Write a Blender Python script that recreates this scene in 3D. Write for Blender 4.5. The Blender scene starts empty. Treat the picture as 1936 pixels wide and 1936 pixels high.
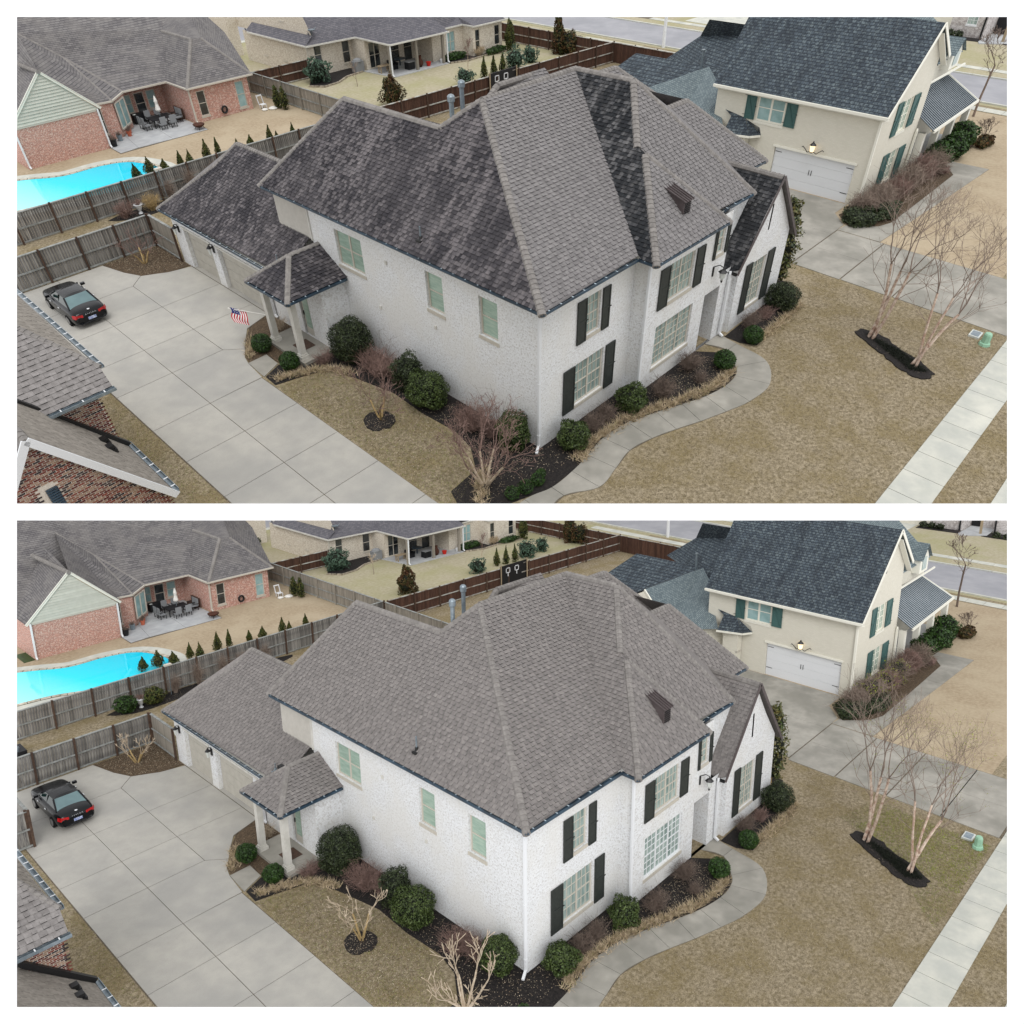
import bpy, math, random
import numpy as np
from mathutils import Matrix, Vector
# ---------------------------------------------------------------- camera, sky, sun, exposure
SC = bpy.context.scene
LOC = np.array([-15.970729, -16.920578, 24.470496])
RB = np.array([[0.736436, 0.652812, 0.177477], [-0.676413, 0.714922, 0.177066], [-0.011291, -0.250446, 0.968065]])
FOC = 1400.0
cam_d = bpy.data.cameras.new('camera'); cam = bpy.data.objects.new('camera', cam_d); SC.collection.objects.link(cam)
cam_d.sensor_width = 36; cam_d.lens = FOC / 1936 * 36; cam_d.clip_start = .1; cam_d.clip_end = 4000
r_, f_, u_ = RB[:, 0], RB[:, 1], RB[:, 2]
cam.matrix_world = Matrix(((r_[0], u_[0], -f_[0], LOC[0]), (r_[1], u_[1], -f_[1], LOC[1]), (r_[2], u_[2], -f_[2], LOC[2]), (0, 0, 0, 1)))
SC.camera = cam
SUN_EL, SUN_AZ = math.radians(41), math.radians(217)
w = bpy.data.worlds.new('World'); SC.world = w; w.use_nodes = True
nt = w.node_tree; nt.nodes.clear()
o_ = nt.nodes.new('ShaderNodeOutputWorld'); bg = nt.nodes.new('ShaderNodeBackground'); sky = nt.nodes.new('ShaderNodeTexSky')
sky.sky_type = 'NISHITA'; sky.sun_disc = False; sky.sun_elevation = SUN_EL; sky.sun_rotation = SUN_AZ
mx = nt.nodes.new('ShaderNodeMix'); mx.data_type = 'RGBA'; mx.blend_type = 'ADD'; mx.inputs[0].default_value = .01
mx.inputs[6].default_value = (1.01, 1.01, 1.02, 1)          # a closed white overcast deck in front of the sky
nt.links.new(sky.outputs[0], mx.inputs[7]); nt.links.new(mx.outputs[2], bg.inputs[0]); bg.inputs[1].default_value = 1.1
nt.links.new(bg.outputs[0], o_.inputs[0])
sd = bpy.data.lights.new('sun', 'SUN'); sd.energy = 1.3; sd.angle = math.radians(28); sd.color = (1, .985, .965)
so = bpy.data.objects.new('sun', sd); SC.collection.objects.link(so)
sdir = Vector((-math.sin(math.radians(37)) * math.cos(SUN_EL), -math.cos(math.radians(37)) * math.cos(SUN_EL), math.sin(SUN_EL)))
so.rotation_euler = sdir.to_track_quat('Z', 'Y').to_euler(); so.location = (0, 0, 60)
SC.view_settings.view_transform = 'Standard'; SC.view_settings.look = 'None'; SC.view_settings.exposure = 0; SC.view_settings.gamma = 1
SC.view_settings.use_curve_mapping = False
SC.render.engine = 'CYCLES'
SC.cycles.max_bounces = 5; SC.cycles.diffuse_bounces = 3; SC.cycles.glossy_bounces = 2; SC.cycles.transparent_max_bounces = 4
# ---------------------------------------------------------------- the two plots (survey metres -> world)
TILES = {
 'A': dict(T=np.array([[4.049863, -0.427591, -1.3238], [0.068171, 4.185147, -1.378821], [1.563755, 1.491896, 3.488529]]),
           t=np.array([60.63937, 60.601315, 5.972764]), zb=.912, rect=(32, 1904, 32, 952), where='upper picture'),
 'B': dict(T=np.array([[1.119081, -0.147345, 0.0], [0.0, 1.081244, 0.0], [0.0, 0.0, 1.119688]]),
           t=np.zeros(3), zb=1.161, rect=(32, 1904, 984, 1904), where='lower picture')}
for d in TILES.values():
    x0, x1, y0, y1 = d['rect']
    c = [RB @ np.array([x - 968, FOC, 968 - y]) for x, y in ((x0, y0), (x1, y0), (x1, y1), (x0, y1))]
    N = []
    mid = sum(c)
    for i in range(4):
        n = np.cross(c[i], c[(i + 1) % 4]); n /= np.linalg.norm(n)
        if n @ mid < 0: n = -n
        N.append(n)
    N = np.array(N)
    d['PN'] = N @ d['T']; d['PD'] = N @ (d['t'] - LOC); d['Ti'] = np.linalg.inv(d['T'])
TL = None
def setTile(k):
    global TL, RNG, KEY
    TL = TILES[k]; KEY = k; RNG = np.random.default_rng(7); random.seed(5)
def zmap(V):
    V = np.array(V, float).reshape(-1, 3); z = V[:, 2]
    V[:, 2] = np.where(z > 5, 5 + (z - 5) * TL['zb'], z); return V
def side(V): return zmap(V) @ TL['PN'].T + TL['PD']
def inview(V): return bool((side(V).max(0) > 0).all())
def toW(V): return V @ TL['T'].T + TL['t']
WB = {}
def link(o, wb, parent, kind=None):
    SC.collection.objects.link(o)
    WB[o.name] = wb
    if parent is not None: o.parent = parent; o.location = wb - WB[parent.name]
    else: o.location = wb
    if kind: o['kind'] = kind
    return o
def thing(name, label, cat, base, group=None, parent=None):
    o = bpy.data.objects.new(name, None); o.empty_display_size = .3
    link(o, toW(zmap(base))[0], parent)
    if label: tag(o, label, cat, group)
    return o
def tag(o, label, cat, group=None):
    if o is None: return None
    o['label'] = label + (', ' + TL['where'] if 'picture' not in label else ''); o['category'] = cat
    if group: o['group'] = group + ', ' + TL['where']
    return o
def flat(F):
    if isinstance(F, np.ndarray):
        m, k = F.shape; return F.ravel().astype(np.int64), np.full(m, k, np.int64)
    return np.array([i for f in F for i in f], np.int64), np.array([len(f) for f in F], np.int64)
def mesh_data(name, V, F, tint=None, mi=None, base=None):
    """V in survey coordinates; everything beyond the plot's edges is cut away. Returns mesh, world base"""
    V = zmap(V); lv, lt = flat(F)
    if len(lt) == 0: return None, None
    st = np.r_[0, np.cumsum(lt)[:-1]]
    ins = (V @ TL['PN'].T + TL['PD']) >= -1e-9
    il = ins[lv]
    allin = np.logical_and.reduceat(il.all(1), st)
    anyin = np.logical_or.reduceat(il, st, axis=0).all(1)
    tint = np.zeros(len(lt)) if tint is None else np.asarray(tint, float)
    mi = np.zeros(len(lt), int) if mi is None else np.asarray(mi, int)
    keep = np.repeat(allin, lt)
    nlv = lv[keep]; nlt = lt[allin]; nt_, nm = list([tint[allin]]), list([mi[allin]])
    cross = np.where(~allin & anyin)[0]
    ex, el, et, em, newv = [], [], [], [], []
    nv = len(V)
    for i in cross:
        P = [V[j] for j in lv[st[i]:st[i] + lt[i]]]
        for n, dd in zip(TL['PN'], TL['PD']):
            s = [float(n @ p + dd) for p in P]; Q = []
            for a in range(len(P)):
                b = (a + 1) % len(P)
                if s[a] >= 0: Q.append(P[a])
                if (s[a] >= 0) != (s[b] >= 0): Q.append(P[a] + (P[b] - P[a]) * (s[a] / (s[a] - s[b])))
            P = Q
            if len(P) < 3: break
        if len(P) >= 3:
            ex += list(range(nv, nv + len(P))); nv += len(P); newv += P; el.append(len(P)); et.append(tint[i]); em.append(mi[i])
    if newv:
        V = np.vstack([V, np.array(newv)]); nlv = np.r_[nlv, ex]; nlt = np.r_[nlt, el]; nt_.append(np.array(et)); nm.append(np.array(em))
    if len(nlt) == 0: return None, None
    nlv = nlv.astype(np.int64)
    tint = np.concatenate(nt_); mi = np.concatenate(nm)
    used = np.unique(nlv); rm = np.zeros(len(V), np.int64); rm[used] = np.arange(len(used)); V = V[used]; nlv = rm[nlv]
    nst = np.r_[0, np.cumsum(nlt)[:-1]].astype(np.int64)
    b = V.mean(0) if base is None else zmap(base)[0]
    wb = toW(b[None])[0]; L = toW(V) - wb
    me = bpy.data.meshes.new(name)
    me.vertices.add(len(V)); me.vertices.foreach_set('co', L.ravel())
    me.loops.add(len(nlv)); me.loops.foreach_set('vertex_index', nlv.astype(np.int32))
    me.polygons.add(len(nlt)); me.polygons.foreach_set('loop_start', nst.astype(np.int32)); me.polygons.foreach_set('loop_total', nlt.astype(np.int32))
    a = me.attributes.new('wpos', 'FLOAT_VECTOR', 'POINT'); a.data.foreach_set('vector', V.astype(np.float32).ravel())
    a = me.attributes.new('tint', 'FLOAT', 'FACE'); a.data.foreach_set('value', tint.astype(np.float32))
    p0, p1, p2 = V[nlv[nst]], V[nlv[nst + 1]], V[nlv[nst + 2]]
    n = np.abs(np.cross(p1 - p0, p2 - p0)); ax = n.argmax(1); axl = np.repeat(ax, nlt)
    # on slopes the courses run level: v is height whenever the face is not flat
    tilt = np.repeat(n[:, 2] < .985 * np.linalg.norm(n, axis=1), nlt)
    hx = np.repeat(n[:, 0] > n[:, 1], nlt)
    P = V[nlv]
    uv = np.stack([np.where(hx, P[:, 1], P[:, 0]), P[:, 2]], 1)
    uv[~tilt] = P[~tilt][:, :2]
    l = me.uv_layers.new(name='UVMap'); l.data.foreach_set('uv', uv.astype(np.float32).ravel())
    me.polygons.foreach_set('material_index', mi.astype(np.int32))
    me.polygons.foreach_set('use_smooth', np.zeros(len(nlt), bool)); me.update(calc_edges=True)
    return me, wb
def mk(name, V, F, mat, parent=None, tint=None, mi=None, base=None, kind=None):
    me, wb = mesh_data(name, V, F, tint, mi, base)
    if me is None: return None
    for m in (mat if isinstance(mat, (list, tuple)) else [mat]): me.materials.append(m)
    return link(bpy.data.objects.new(name, me), wb, parent, kind)
def pieces(name, V, F, offs, mat, parent, limit=300, tints=None, stuff_name=None):
    """identical pieces: every one an object sharing mesh data; past the limit joined"""
    V = np.asarray(V, float); offs = np.asarray(offs, float).reshape(-1, 3)
    if len(offs) == 0: return
    s = side(offs); ok = (s > -.3 * np.linalg.norm(TL['PN'], axis=1)).all(1); offs = offs[ok]
    if len(offs) == 0: return
    dist = np.linalg.norm(toW(zmap(offs)) - LOC, axis=1); order = np.argsort(dist)
    offs = offs[order]; shared = None
    for o in offs[:limit]:
        vv = V + o; sd_ = side(vv)
        if sd_.min() >= 0:
            if shared is None:
                shared, _ = mesh_data(name, vv, F, base=[o])
                for m in (mat if isinstance(mat, (list, tuple)) else [mat]): shared.materials.append(m)
            link(bpy.data.objects.new(name, shared), toW(zmap(o))[0], parent)
        elif (sd_.max(0) > 0).all():
            mk(name, vv, F, mat, parent)
    rest = offs[limit:]
    if len(rest):
        lv, lt = flat(F); k = lt[0]
        FF = np.array([list(f) for f in F]) if all(len(f) == k for f in F) else None
        VV = (V[None] + rest[:, None]).reshape(-1, 3); F2 = (FF[None] + (np.arange(len(rest)) * len(V))[:, None, None]).reshape(-1, k)
        tt = np.repeat(RNG.random(len(rest)), len(F))
        mk((stuff_name or name + '_field'), VV, F2, mat, parent, tint=tt, kind='stuff')
# ---------------------------------------------------------------- geometry collector
class G:
    def __init__(s): s.V = []; s.F = []; s.t = []; s.m = []; s.n = 0
    def add(s, V, F, t=0, m=0):
        V = np.asarray(V, float).reshape(-1, 3)
        for f in F: s.F.append([i + s.n for i in f]); s.t.append(t); s.m.append(m)
        s.V.append(V); s.n += len(V); return s
    def box(s, x0, x1, y0, y1, z0, z1, t=0, m=0):
        return s.add([(x, y, z) for z in (z0, z1) for x, y in ((x0, y0), (x1, y0), (x1, y1), (x0, y1))], BOXF, t, m)
    def poly(s, P, t=0, m=0): return s.add(P, [list(range(len(P)))], t, m)
    def prism(s, P, z0, z1, t=0, m=0):
        n = len(P); V = [(p[0], p[1], z0) for p in P] + [(p[0], p[1], z1) for p in P]
        return s.add(V, [list(range(n, 2 * n)), list(range(n))[::-1]] + [[i, (i + 1) % n, n + (i + 1) % n, n + i] for i in range(n)], t, m)
    def bar(s, p, q, w_, h, t=0, m=0, up=(0, 0, 1)):
        p = np.array(p, float); q = np.array(q, float); d = q - p; d /= np.linalg.norm(d) + 1e-9
        a = np.cross(d, up); a /= np.linalg.norm(a) + 1e-9; b = np.cross(a, d)
        V = [c + a * i * w_ / 2 + b * j * h / 2 for c in (p, q) for i, j in ((-1, -1), (1, -1), (1, 1), (-1, 1))]
        return s.add(V, BOXF, t, m)
    def tube(s, p, q, r0, r1=None, n=8, t=0, m=0, cap=True):
        r1 = r0 if r1 is None else r1
        p = np.array(p, float); q = np.array(q, float); d = q - p; d /= np.linalg.norm(d) + 1e-9
        a = np.cross(d, (0, 0, 1) if abs(d[2]) < .9 else (1, 0, 0)); a /= np.linalg.norm(a); b = np.cross(a, d)
        an = np.arange(n) * 2 * math.pi / n
        V = [c + r * (a * math.cos(x) + b * math.sin(x)) for c, r in ((p, r0), (q, r1)) for x in an]
        F = [[i, (i + 1) % n, n + (i + 1) % n, n + i] for i in range(n)]
        if cap: F += [list(range(n))[::-1], list(range(n, 2 * n))]
        return s.add(V, F, t, m)
    def lathe(s, c, prof, n=12, t=0, m=0):
        V = [(c[0] + r * math.cos(2 * math.pi * i / n), c[1] + r * math.sin(2 * math.pi * i / n), c[2] + z) for r, z in prof for i in range(n)]
        F = [[j * n + i, j * n + (i + 1) % n, (j + 1) * n + (i + 1) % n, (j + 1) * n + i] for j in range(len(prof) - 1) for i in range(n)]
        F += [list(range(n))[::-1], list(range(len(prof) * n - n, len(prof) * n))]
        return s.add(V, F, t, m)
    def mk(s, name, mat, parent=None, base=None, kind=None):
        if not s.F: return None
        return mk(name, np.vstack(s.V), s.F, mat, parent, s.t, s.m, base, kind)
BOXF = [(0, 3, 2, 1), (4, 5, 6, 7), (0, 1, 5, 4), (1, 2, 6, 5), (2, 3, 7, 6), (3, 0, 4, 7)]
# ---------------------------------------------------------------- materials
MATS = {}
def L_(c):
    if max(c) > 1.01: c = [((v / 255) / 12.92 if v <= 10 else ((v / 255 + .055) / 1.055) ** 2.4) for v in c]
    return (*c, 1)
def mat(name, c1, c2=None, scale=6, detail=3, patch=None, pscale=.6, pfac=.5, amp=.12, rough=.8, bump=0, bscale=30, metal=0, spec=.3,
        brick=None, stain=None, stretch=None, speck=None, coat=0, ramp=(.35, .65)):
    if name in MATS: return MATS[name]
    m = bpy.data.materials.new(name); m.use_nodes = True; n = m.node_tree.nodes; l = m.node_tree.links; n.clear()
    out = n.new('ShaderNodeOutputMaterial'); b = n.new('ShaderNodeBsdfPrincipled'); l.new(b.outputs[0], out.inputs[0])
    b.inputs['Roughness'].default_value = rough; b.inputs['Metallic'].default_value = metal; b.inputs['Specular IOR Level'].default_value = spec
    b.inputs['Coat Weight'].default_value = coat
    at = n.new('ShaderNodeAttribute'); at.attribute_name = 'wpos'; pos = at.outputs['Vector']
    if stretch:
        vm = n.new('ShaderNodeVectorMath'); vm.operation = 'MULTIPLY'; l.new(pos, vm.inputs[0]); vm.inputs[1].default_value = stretch; pos = vm.outputs[0]
    def noise(sc, det=3, vec=None, rg=.6):
        t = n.new('ShaderNodeTexNoise'); t.inputs['Scale'].default_value = sc; t.inputs['Detail'].default_value = det; t.inputs['Roughness'].default_value = rg
        l.new(vec if vec is not None else pos, t.inputs['Vector']); return t.outputs['Fac']
    def rng(v, a, c, x=0, y=1):
        r = n.new('ShaderNodeMapRange'); l.new(v, r.inputs[0]); r.inputs[1].default_value = a; r.inputs[2].default_value = c; r.inputs[3].default_value = x; r.inputs[4].default_value = y; return r.outputs[0]
    def mix(f, a, c, mode='MIX'):
        x = n.new('ShaderNodeMix'); x.data_type = 'RGBA'; x.blend_type = mode
        for s_, v in ((x.inputs[0], f), (x.inputs[6], a), (x.inputs[7], c)):
            if isinstance(v, (int, float)): s_.default_value = v
            elif isinstance(v, tuple): s_.default_value = v
            else: l.new(v, s_)
        return x.outputs[2]
    col = L_(c1)
    if c2 is not None: col = mix(rng(noise(scale, detail), *ramp), L_(c1), L_(c2))
    bf = None
    if brick:
        uv = n.new('ShaderNodeUVMap'); uv.uv_map = 'UVMap'; bt = n.new('ShaderNodeTexBrick'); l.new(uv.outputs[0], bt.inputs['Vector'])
        bt.inputs['Scale'].default_value = 1; bt.inputs['Brick Width'].default_value = brick['w']; bt.inputs['Row Height'].default_value = brick['h']
        bt.inputs['Mortar Size'].default_value = brick['m']; bt.inputs['Mortar Smooth'].default_value = .2; bt.inputs['Bias'].default_value = brick.get('bias', 0)
        bt.inputs['Color1'].default_value = L_(brick['c1']); bt.inputs['Color2'].default_value = L_(brick['c2']); bt.inputs['Mortar'].default_value = L_(brick['cm'])
        bf = bt.outputs['Fac']
        col = mix(brick.get('f', 1.), col, bt.outputs['Color'])
        if 'c3' in brick: col = mix(mul_(n, l, rng(noise(brick.get('s3', 5), 2), .5, .62), inv_(n, l, bf)), col, L_(brick['c3']))
    if patch is not None: col = mix(rng(noise(pscale, 3), .42, .62, 0, pfac), col, L_(patch))
    if speck is not None: col = mix(rng(noise(speck[1], 2), speck[2], speck[2] + .06, 0, speck[3]), col, L_(speck[0]))
    if stain is not None:
        v2 = n.new('ShaderNodeVectorMath'); v2.operation = 'MULTIPLY'; l.new(at.outputs['Vector'], v2.inputs[0]); v2.inputs[1].default_value = stain['st']
        t0 = n.new('ShaderNodeAttribute'); t0.attribute_name = 'tint'; ma = n.new('ShaderNodeMath'); ma.operation = 'MULTIPLY_ADD'; ma.inputs[1].default_value = stain.get('tv', 0); l.new(t0.outputs['Fac'], ma.inputs[0]); l.new(noise(1.0, 4, v2.outputs[0], .65), ma.inputs[2])
        a_ = rng(ma.outputs[0], stain['a'], stain['b'], 0, stain['f'])
        b_ = rng(noise(.45, 2, at.outputs['Vector']), .36, .6, stain.get('lo', .6), 1)
        col = mix(mul_(n, l, a_, b_), col, L_(stain['c']))
    ti = n.new('ShaderNodeAttribute'); ti.attribute_name = 'tint'; oi = n.new('ShaderNodeObjectInfo')
    ad = n.new('ShaderNodeMath'); ad.operation = 'ADD'; l.new(ti.outputs['Fac'], ad.inputs[0]); l.new(oi.outputs['Random'], ad.inputs[1])
    fr = n.new('ShaderNodeMath'); fr.operation = 'FRACT'; l.new(ad.outputs[0], fr.inputs[0])
    if amp:
        hsv = n.new('ShaderNodeHueSaturation'); l.new(rng(fr.outputs[0], 0, 1, 1 - amp, 1 + amp), hsv.inputs['Value'])
        if isinstance(col, tuple): hsv.inputs['Color'].default_value = col
        else: l.new(col, hsv.inputs['Color'])
        col = hsv.outputs[0]
    if isinstance(col, tuple): b.inputs['Base Color'].default_value = col
    else: l.new(col, b.inputs['Base Color'])
    m['rnd'] = 1
    if bump or (brick and brick.get('bump', 1)):
        bp = n.new('ShaderNodeBump'); bp.inputs['Strength'].default_value = bump or .5; bp.inputs['Distance'].default_value = .02
        h = noise(bscale, 4)
        if bf is not None:
            s2 = n.new('ShaderNodeMath'); s2.operation = 'SUBTRACT'; l.new(h, s2.inputs[0]); l.new(bf, s2.inputs[1]); h = s2.outputs[0]
        l.new(h, bp.inputs['Height']); l.new(bp.outputs[0], b.inputs['Normal'])
    MATS[name] = m; return m
def mul_(n, l, a, b):
    m = n.new('ShaderNodeMath'); m.operation = 'MULTIPLY'; l.new(a, m.inputs[0]); l.new(b, m.inputs[1]); return m.outputs[0]
def inv_(n, l, a):
    m = n.new('ShaderNodeMath'); m.operation = 'SUBTRACT'; m.inputs[0].default_value = 1; l.new(a, m.inputs[1]); return m.outputs[0]
def ramp_mat(name, cols, rough=.8, c2f=.0, bump=.3):
    """piece material: each piece picks one colour of a list"""
    if name in MATS: return MATS[name]
    m = mat(name, cols[0], None, amp=0, rough=rough, bump=bump, bscale=60); n = m.node_tree.nodes; l = m.node_tree.links
    b = next(x for x in n if x.type == 'BSDF_PRINCIPLED'); fr = next(x for x in n if x.type == 'MATH' and x.operation == 'FRACT')
    r = n.new('ShaderNodeValToRGB'); r.color_ramp.interpolation = 'CONSTANT'
    while len(r.color_ramp.elements) < len(cols): r.color_ramp.elements.new(.5)
    for i, c in enumerate(cols): r.color_ramp.elements[i].position = i / len(cols); r.color_ramp.elements[i].color = L_(c)
    l.new(fr.outputs[0], r.inputs[0])
    at = next(x for x in n if x.type == 'ATTRIBUTE' and x.attribute_name == 'wpos')
    t = n.new('ShaderNodeTexNoise'); t.inputs['Scale'].default_value = 25; t.inputs['Detail'].default_value = 3; l.new(at.outputs['Vector'], t.inputs['Vector'])
    h = n.new('ShaderNodeHueSaturation'); mr = n.new('ShaderNodeMapRange'); l.new(t.outputs['Fac'], mr.inputs[0]); mr.inputs[1].default_value = .3; mr.inputs[2].default_value = .7; mr.inputs[3].default_value = .75; mr.inputs[4].default_value = 1.25
    l.new(mr.outputs[0], h.inputs['Value']); l.new(r.outputs[0], h.inputs['Color']); l.new(h.outputs[0], b.inputs['Base Color'])
    return m
# ---------------------------------------------------------------- shared materials
def pool_mat():
    '''water over a floor that rises towards one end'''
    m = mat('pool_water', (0, 200, 232), (0, 214, 240), scale=.5, detail=1, amp=0, rough=.05, spec=.5, bump=.1, bscale=2.2); n = m.node_tree.nodes; l = m.node_tree.links
    b = next(x for x in n if x.type == 'BSDF_PRINCIPLED'); a = next(x for x in n if x.type == 'ATTRIBUTE' and x.attribute_name == 'wpos'); sx = n.new('ShaderNodeSeparateXYZ'); l.new(a.outputs['Vector'], sx.inputs[0])
    w1 = n.new('ShaderNodeMath'); w1.operation = 'MULTIPLY_ADD'; l.new(sx.outputs[1], w1.inputs[0]); w1.inputs[1].default_value = .35; l.new(sx.outputs[0], w1.inputs[2])
    r = n.new('ShaderNodeValToRGB'); mr = n.new('ShaderNodeMapRange'); l.new(w1.outputs[0], mr.inputs[0]); mr.inputs[1].default_value = 6.5; mr.inputs[2].default_value = 17.5; l.new(mr.outputs[0], r.inputs[0])
    e = r.color_ramp.elements; e[0].position = 0; e[0].color = L_((176, 250, 250)); e[1].position = 1; e[1].color = L_((0, 196, 228)); q = r.color_ramp.elements.new(.5); q.color = L_((20, 226, 244))
    l.new(r.outputs[0], b.inputs['Base Color'])
def setup_mats():
    mat('white_brick', (222, 225, 227), (229, 231, 233), scale=9, detail=4, patch=(214, 212, 206), pscale=.5, pfac=.5, brick=dict(w=.175, h=.062, m=.009, c1=(227, 229, 231), c2=(208, 209, 209), cm=(210, 211, 211), f=.8, bias=-.3, c3=(188, 186, 184), s3=14), amp=0, bump=.5, bscale=45, rough=.85)
    mat('white_trim', (205, 203, 196), (190, 188, 180), scale=3, amp=.03, rough=.55)
    mat('bright_trim', (218, 220, 222), amp=.02, rough=.5)
    mat('tan_siding', (176, 172, 164), (184, 180, 172), scale=4, amp=.03, rough=.7)
    mat('garage_paint', (182, 178, 168), (172, 168, 158), scale=3, amp=.02, rough=.6)
    mat('window_frame', (190, 184, 172), amp=.03, rough=.5)
    mat('blind_pane', (140, 164, 150), (162, 182, 168), scale=2.5, stretch=(1, 1, 6), amp=.08, rough=.12, spec=.6)
    mat('dark_pane', (28, 30, 32), (60, 66, 68), scale=1.5, amp=.3, rough=.06, spec=.8)
    mat('curtain_pane', (112, 132, 128), (168, 182, 176), scale=9, stretch=(1, 1, .1), amp=.08, rough=.1, spec=.6)
    mat('teal_pane', (128, 160, 160), (152, 180, 182), scale=2, amp=.08, rough=.1, spec=.6)
    mat('shutter_paint', (44, 48, 46), (54, 58, 55), scale=12, amp=.06, rough=.5)
    mat('green_shutter', (60, 90, 88), (68, 100, 97), scale=10, amp=.06, rough=.6)
    mat('iron', (22, 22, 23), amp=.1, rough=.45, spec=.5)
    mat('gutter_metal', (52, 76, 94), (34, 48, 60), scale=2, amp=.05, rough=.35, spec=.6)
    mat('gutter_tick', (190, 205, 215), amp=.05, rough=.4)
    mat('zinc', (120, 132, 140), (142, 152, 158), scale=8, amp=.08, rough=.35, metal=.5)
    mat('dormer_metal', (74, 66, 66), (86, 78, 78), scale=4, amp=.06, rough=.45)
    mat('concrete', (172, 169, 161), (164, 161, 154), scale=2.2, detail=6, patch=(142, 141, 138), pscale=.28, pfac=.55, amp=.035, rough=.9, bump=.25, bscale=60, speck=((140, 138, 132), 38, .58, .35))
    mat('path_concrete', (162, 158, 149), (146, 143, 135), scale=1.6, detail=6, patch=(124, 122, 114), pscale=.5, pfac=.7, amp=.05, rough=.9, bump=.3, bscale=60)
    mat('sidewalk_concrete', (198, 197, 186), (180, 181, 172), scale=1.2, detail=5, patch=(170, 172, 166), pscale=.9, pfac=.6, amp=.035, rough=.9, bump=.2)
    mat('joint_dirt', (84, 76, 64), (110, 100, 84), scale=9, amp=0)
    mat('asphalt', (158, 158, 162), (148, 148, 153), scale=.7, detail=4, patch=(136, 137, 142), pscale=.25, pfac=.6, amp=0, rough=.9, bump=.2)
    mat('lawn', (116, 105, 82), (164, 151, 128), scale=7, detail=7, ramp=(.36, .64), patch=(122, 108, 72), pscale=.7, pfac=.6, amp=0, rough=.95, bump=.8, bscale=40, speck=((88, 76, 54), 26, .55, .6))
    mat('back_lawn', (170, 154, 130), (150, 134, 110), scale=5, detail=5, patch=(176, 162, 138), pscale=.35, pfac=.6, amp=0, rough=.95, bump=.5)
    mat('far_lawn', (172, 164, 142), (154, 146, 120), scale=4, detail=5, patch=(146, 144, 100), pscale=.22, pfac=.55, amp=0, rough=.95, bump=.5)
    mat('mulch', (46, 42, 40), (24, 22, 22), scale=16, detail=5, amp=0, rough=.95, bump=1, bscale=35, speck=((150, 140, 122), 30, .70, .7))
    mat('leaf_litter', (96, 80, 62), (60, 50, 40), scale=14, detail=5, amp=0, rough=.95, bump=1, speck=((170, 152, 126), 26, .62, .6))
    mat('grass_blade', (166, 153, 130), (112, 100, 76), scale=5, amp=.34, rough=.8)
    mat('green_blade', (112, 118, 66), (146, 140, 90), scale=3, amp=.28, rough=.8)
    mat('border_blade', (196, 178, 150), (158, 140, 112), scale=5, amp=.3, rough=.8)
    mat('chip', (170, 160, 140), (120, 100, 80), scale=9, amp=.4, rough=.8)
    mat('boxwood', (50, 78, 26), (34, 56, 20), scale=5, amp=.5, rough=.5, spec=.35)
    mat('holly', (60, 70, 42), (36, 46, 28), scale=5, amp=.6, rough=.5, spec=.3)
    mat('holly_green', (74, 88, 44), (46, 60, 28), scale=5, amp=.6, rough=.5, spec=.3)
    mat('arborvitae', (56, 72, 30), (80, 76, 36), scale=4, amp=.45, rough=.7)
    mat('red_conifer', (88, 58, 36), (50, 60, 28), scale=2.4, amp=.45, rough=.8)
    mat('blue_shrub', (76, 98, 82), (56, 78, 62), scale=4, amp=.4, rough=.7)
    mat('magnolia_leaf', (58, 76, 36), (108, 98, 52), scale=3, amp=.55, rough=.3, spec=.6)
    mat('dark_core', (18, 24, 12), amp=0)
    mat('twig_grey', (140, 126, 114), (118, 102, 92), scale=4, amp=.2, rough=.85)
    mat('twig_red', (140, 116, 108), (112, 90, 82), scale=4, amp=.25, rough=.85)
    mat('twig_dark', (98, 84, 76), (118, 104, 94), scale=4, amp=.25, rough=.85)
    mat('bark_tan', (178, 154, 108), (150, 128, 90), scale=9, amp=.1, rough=.8)
    mat('bark_pale', (190, 176, 156), (160, 142, 120), scale=9, amp=.1, rough=.8)
    mat('birch_bark', (200, 184, 168), (150, 122, 106), scale=7, detail=4, stretch=(1, 1, .8), amp=.1, rough=.8, speck=((90, 66, 58), 16, .6, .7))
    mat('bud_green', (140, 150, 52), (120, 128, 44), scale=3, amp=.3)
    mat('fence_grey', (82, 80, 79), (140, 137, 131), scale=2.4, detail=5, stretch=(7, 7, .6), amp=.34, rough=.9, bump=.3)
    mat('fence_pale', (124, 118, 108), (146, 140, 130), scale=3, stretch=(6, 6, .5), amp=.16, rough=.9)
    mat('fence_rail', (150, 152, 150), (120, 122, 118), scale=5, amp=.1, rough=.85)
    mat('fence_post', (84, 66, 54), (66, 52, 44), scale=5, amp=.15, rough=.9)
    mat('fence_brown', (84, 60, 48), (64, 44, 36), scale=3, stretch=(6, 6, .5), amp=.25, rough=.9)
    mat('brown_rail', (176, 178, 172), (120, 100, 84), scale=2, amp=.1)
    mat('red_brick', (176, 120, 106), None, brick=dict(w=.18, h=.062, m=.008, c1=(188, 128, 112), c2=(146, 94, 84), cm=(196, 176, 164), c3=(206, 180, 166), s3=11), amp=0, bump=.3, rough=.9)
    mat('cream_brick', (214, 210, 196), (208, 204, 190), scale=3, brick=dict(w=.18, h=.07, m=.005, c1=(215, 211, 198), c2=(208, 204, 190), cm=(200, 196, 182), f=.8), amp=0, rough=.75, bump=.3)
    mat('pale_brick', (204, 196, 180), None, brick=dict(w=.18, h=.065, m=.007, c1=(216, 209, 195), c2=(196, 186, 170), cm=(208, 202, 190), c3=(176, 162, 144), s3=9), amp=0, rough=.9, bump=.3)
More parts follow.
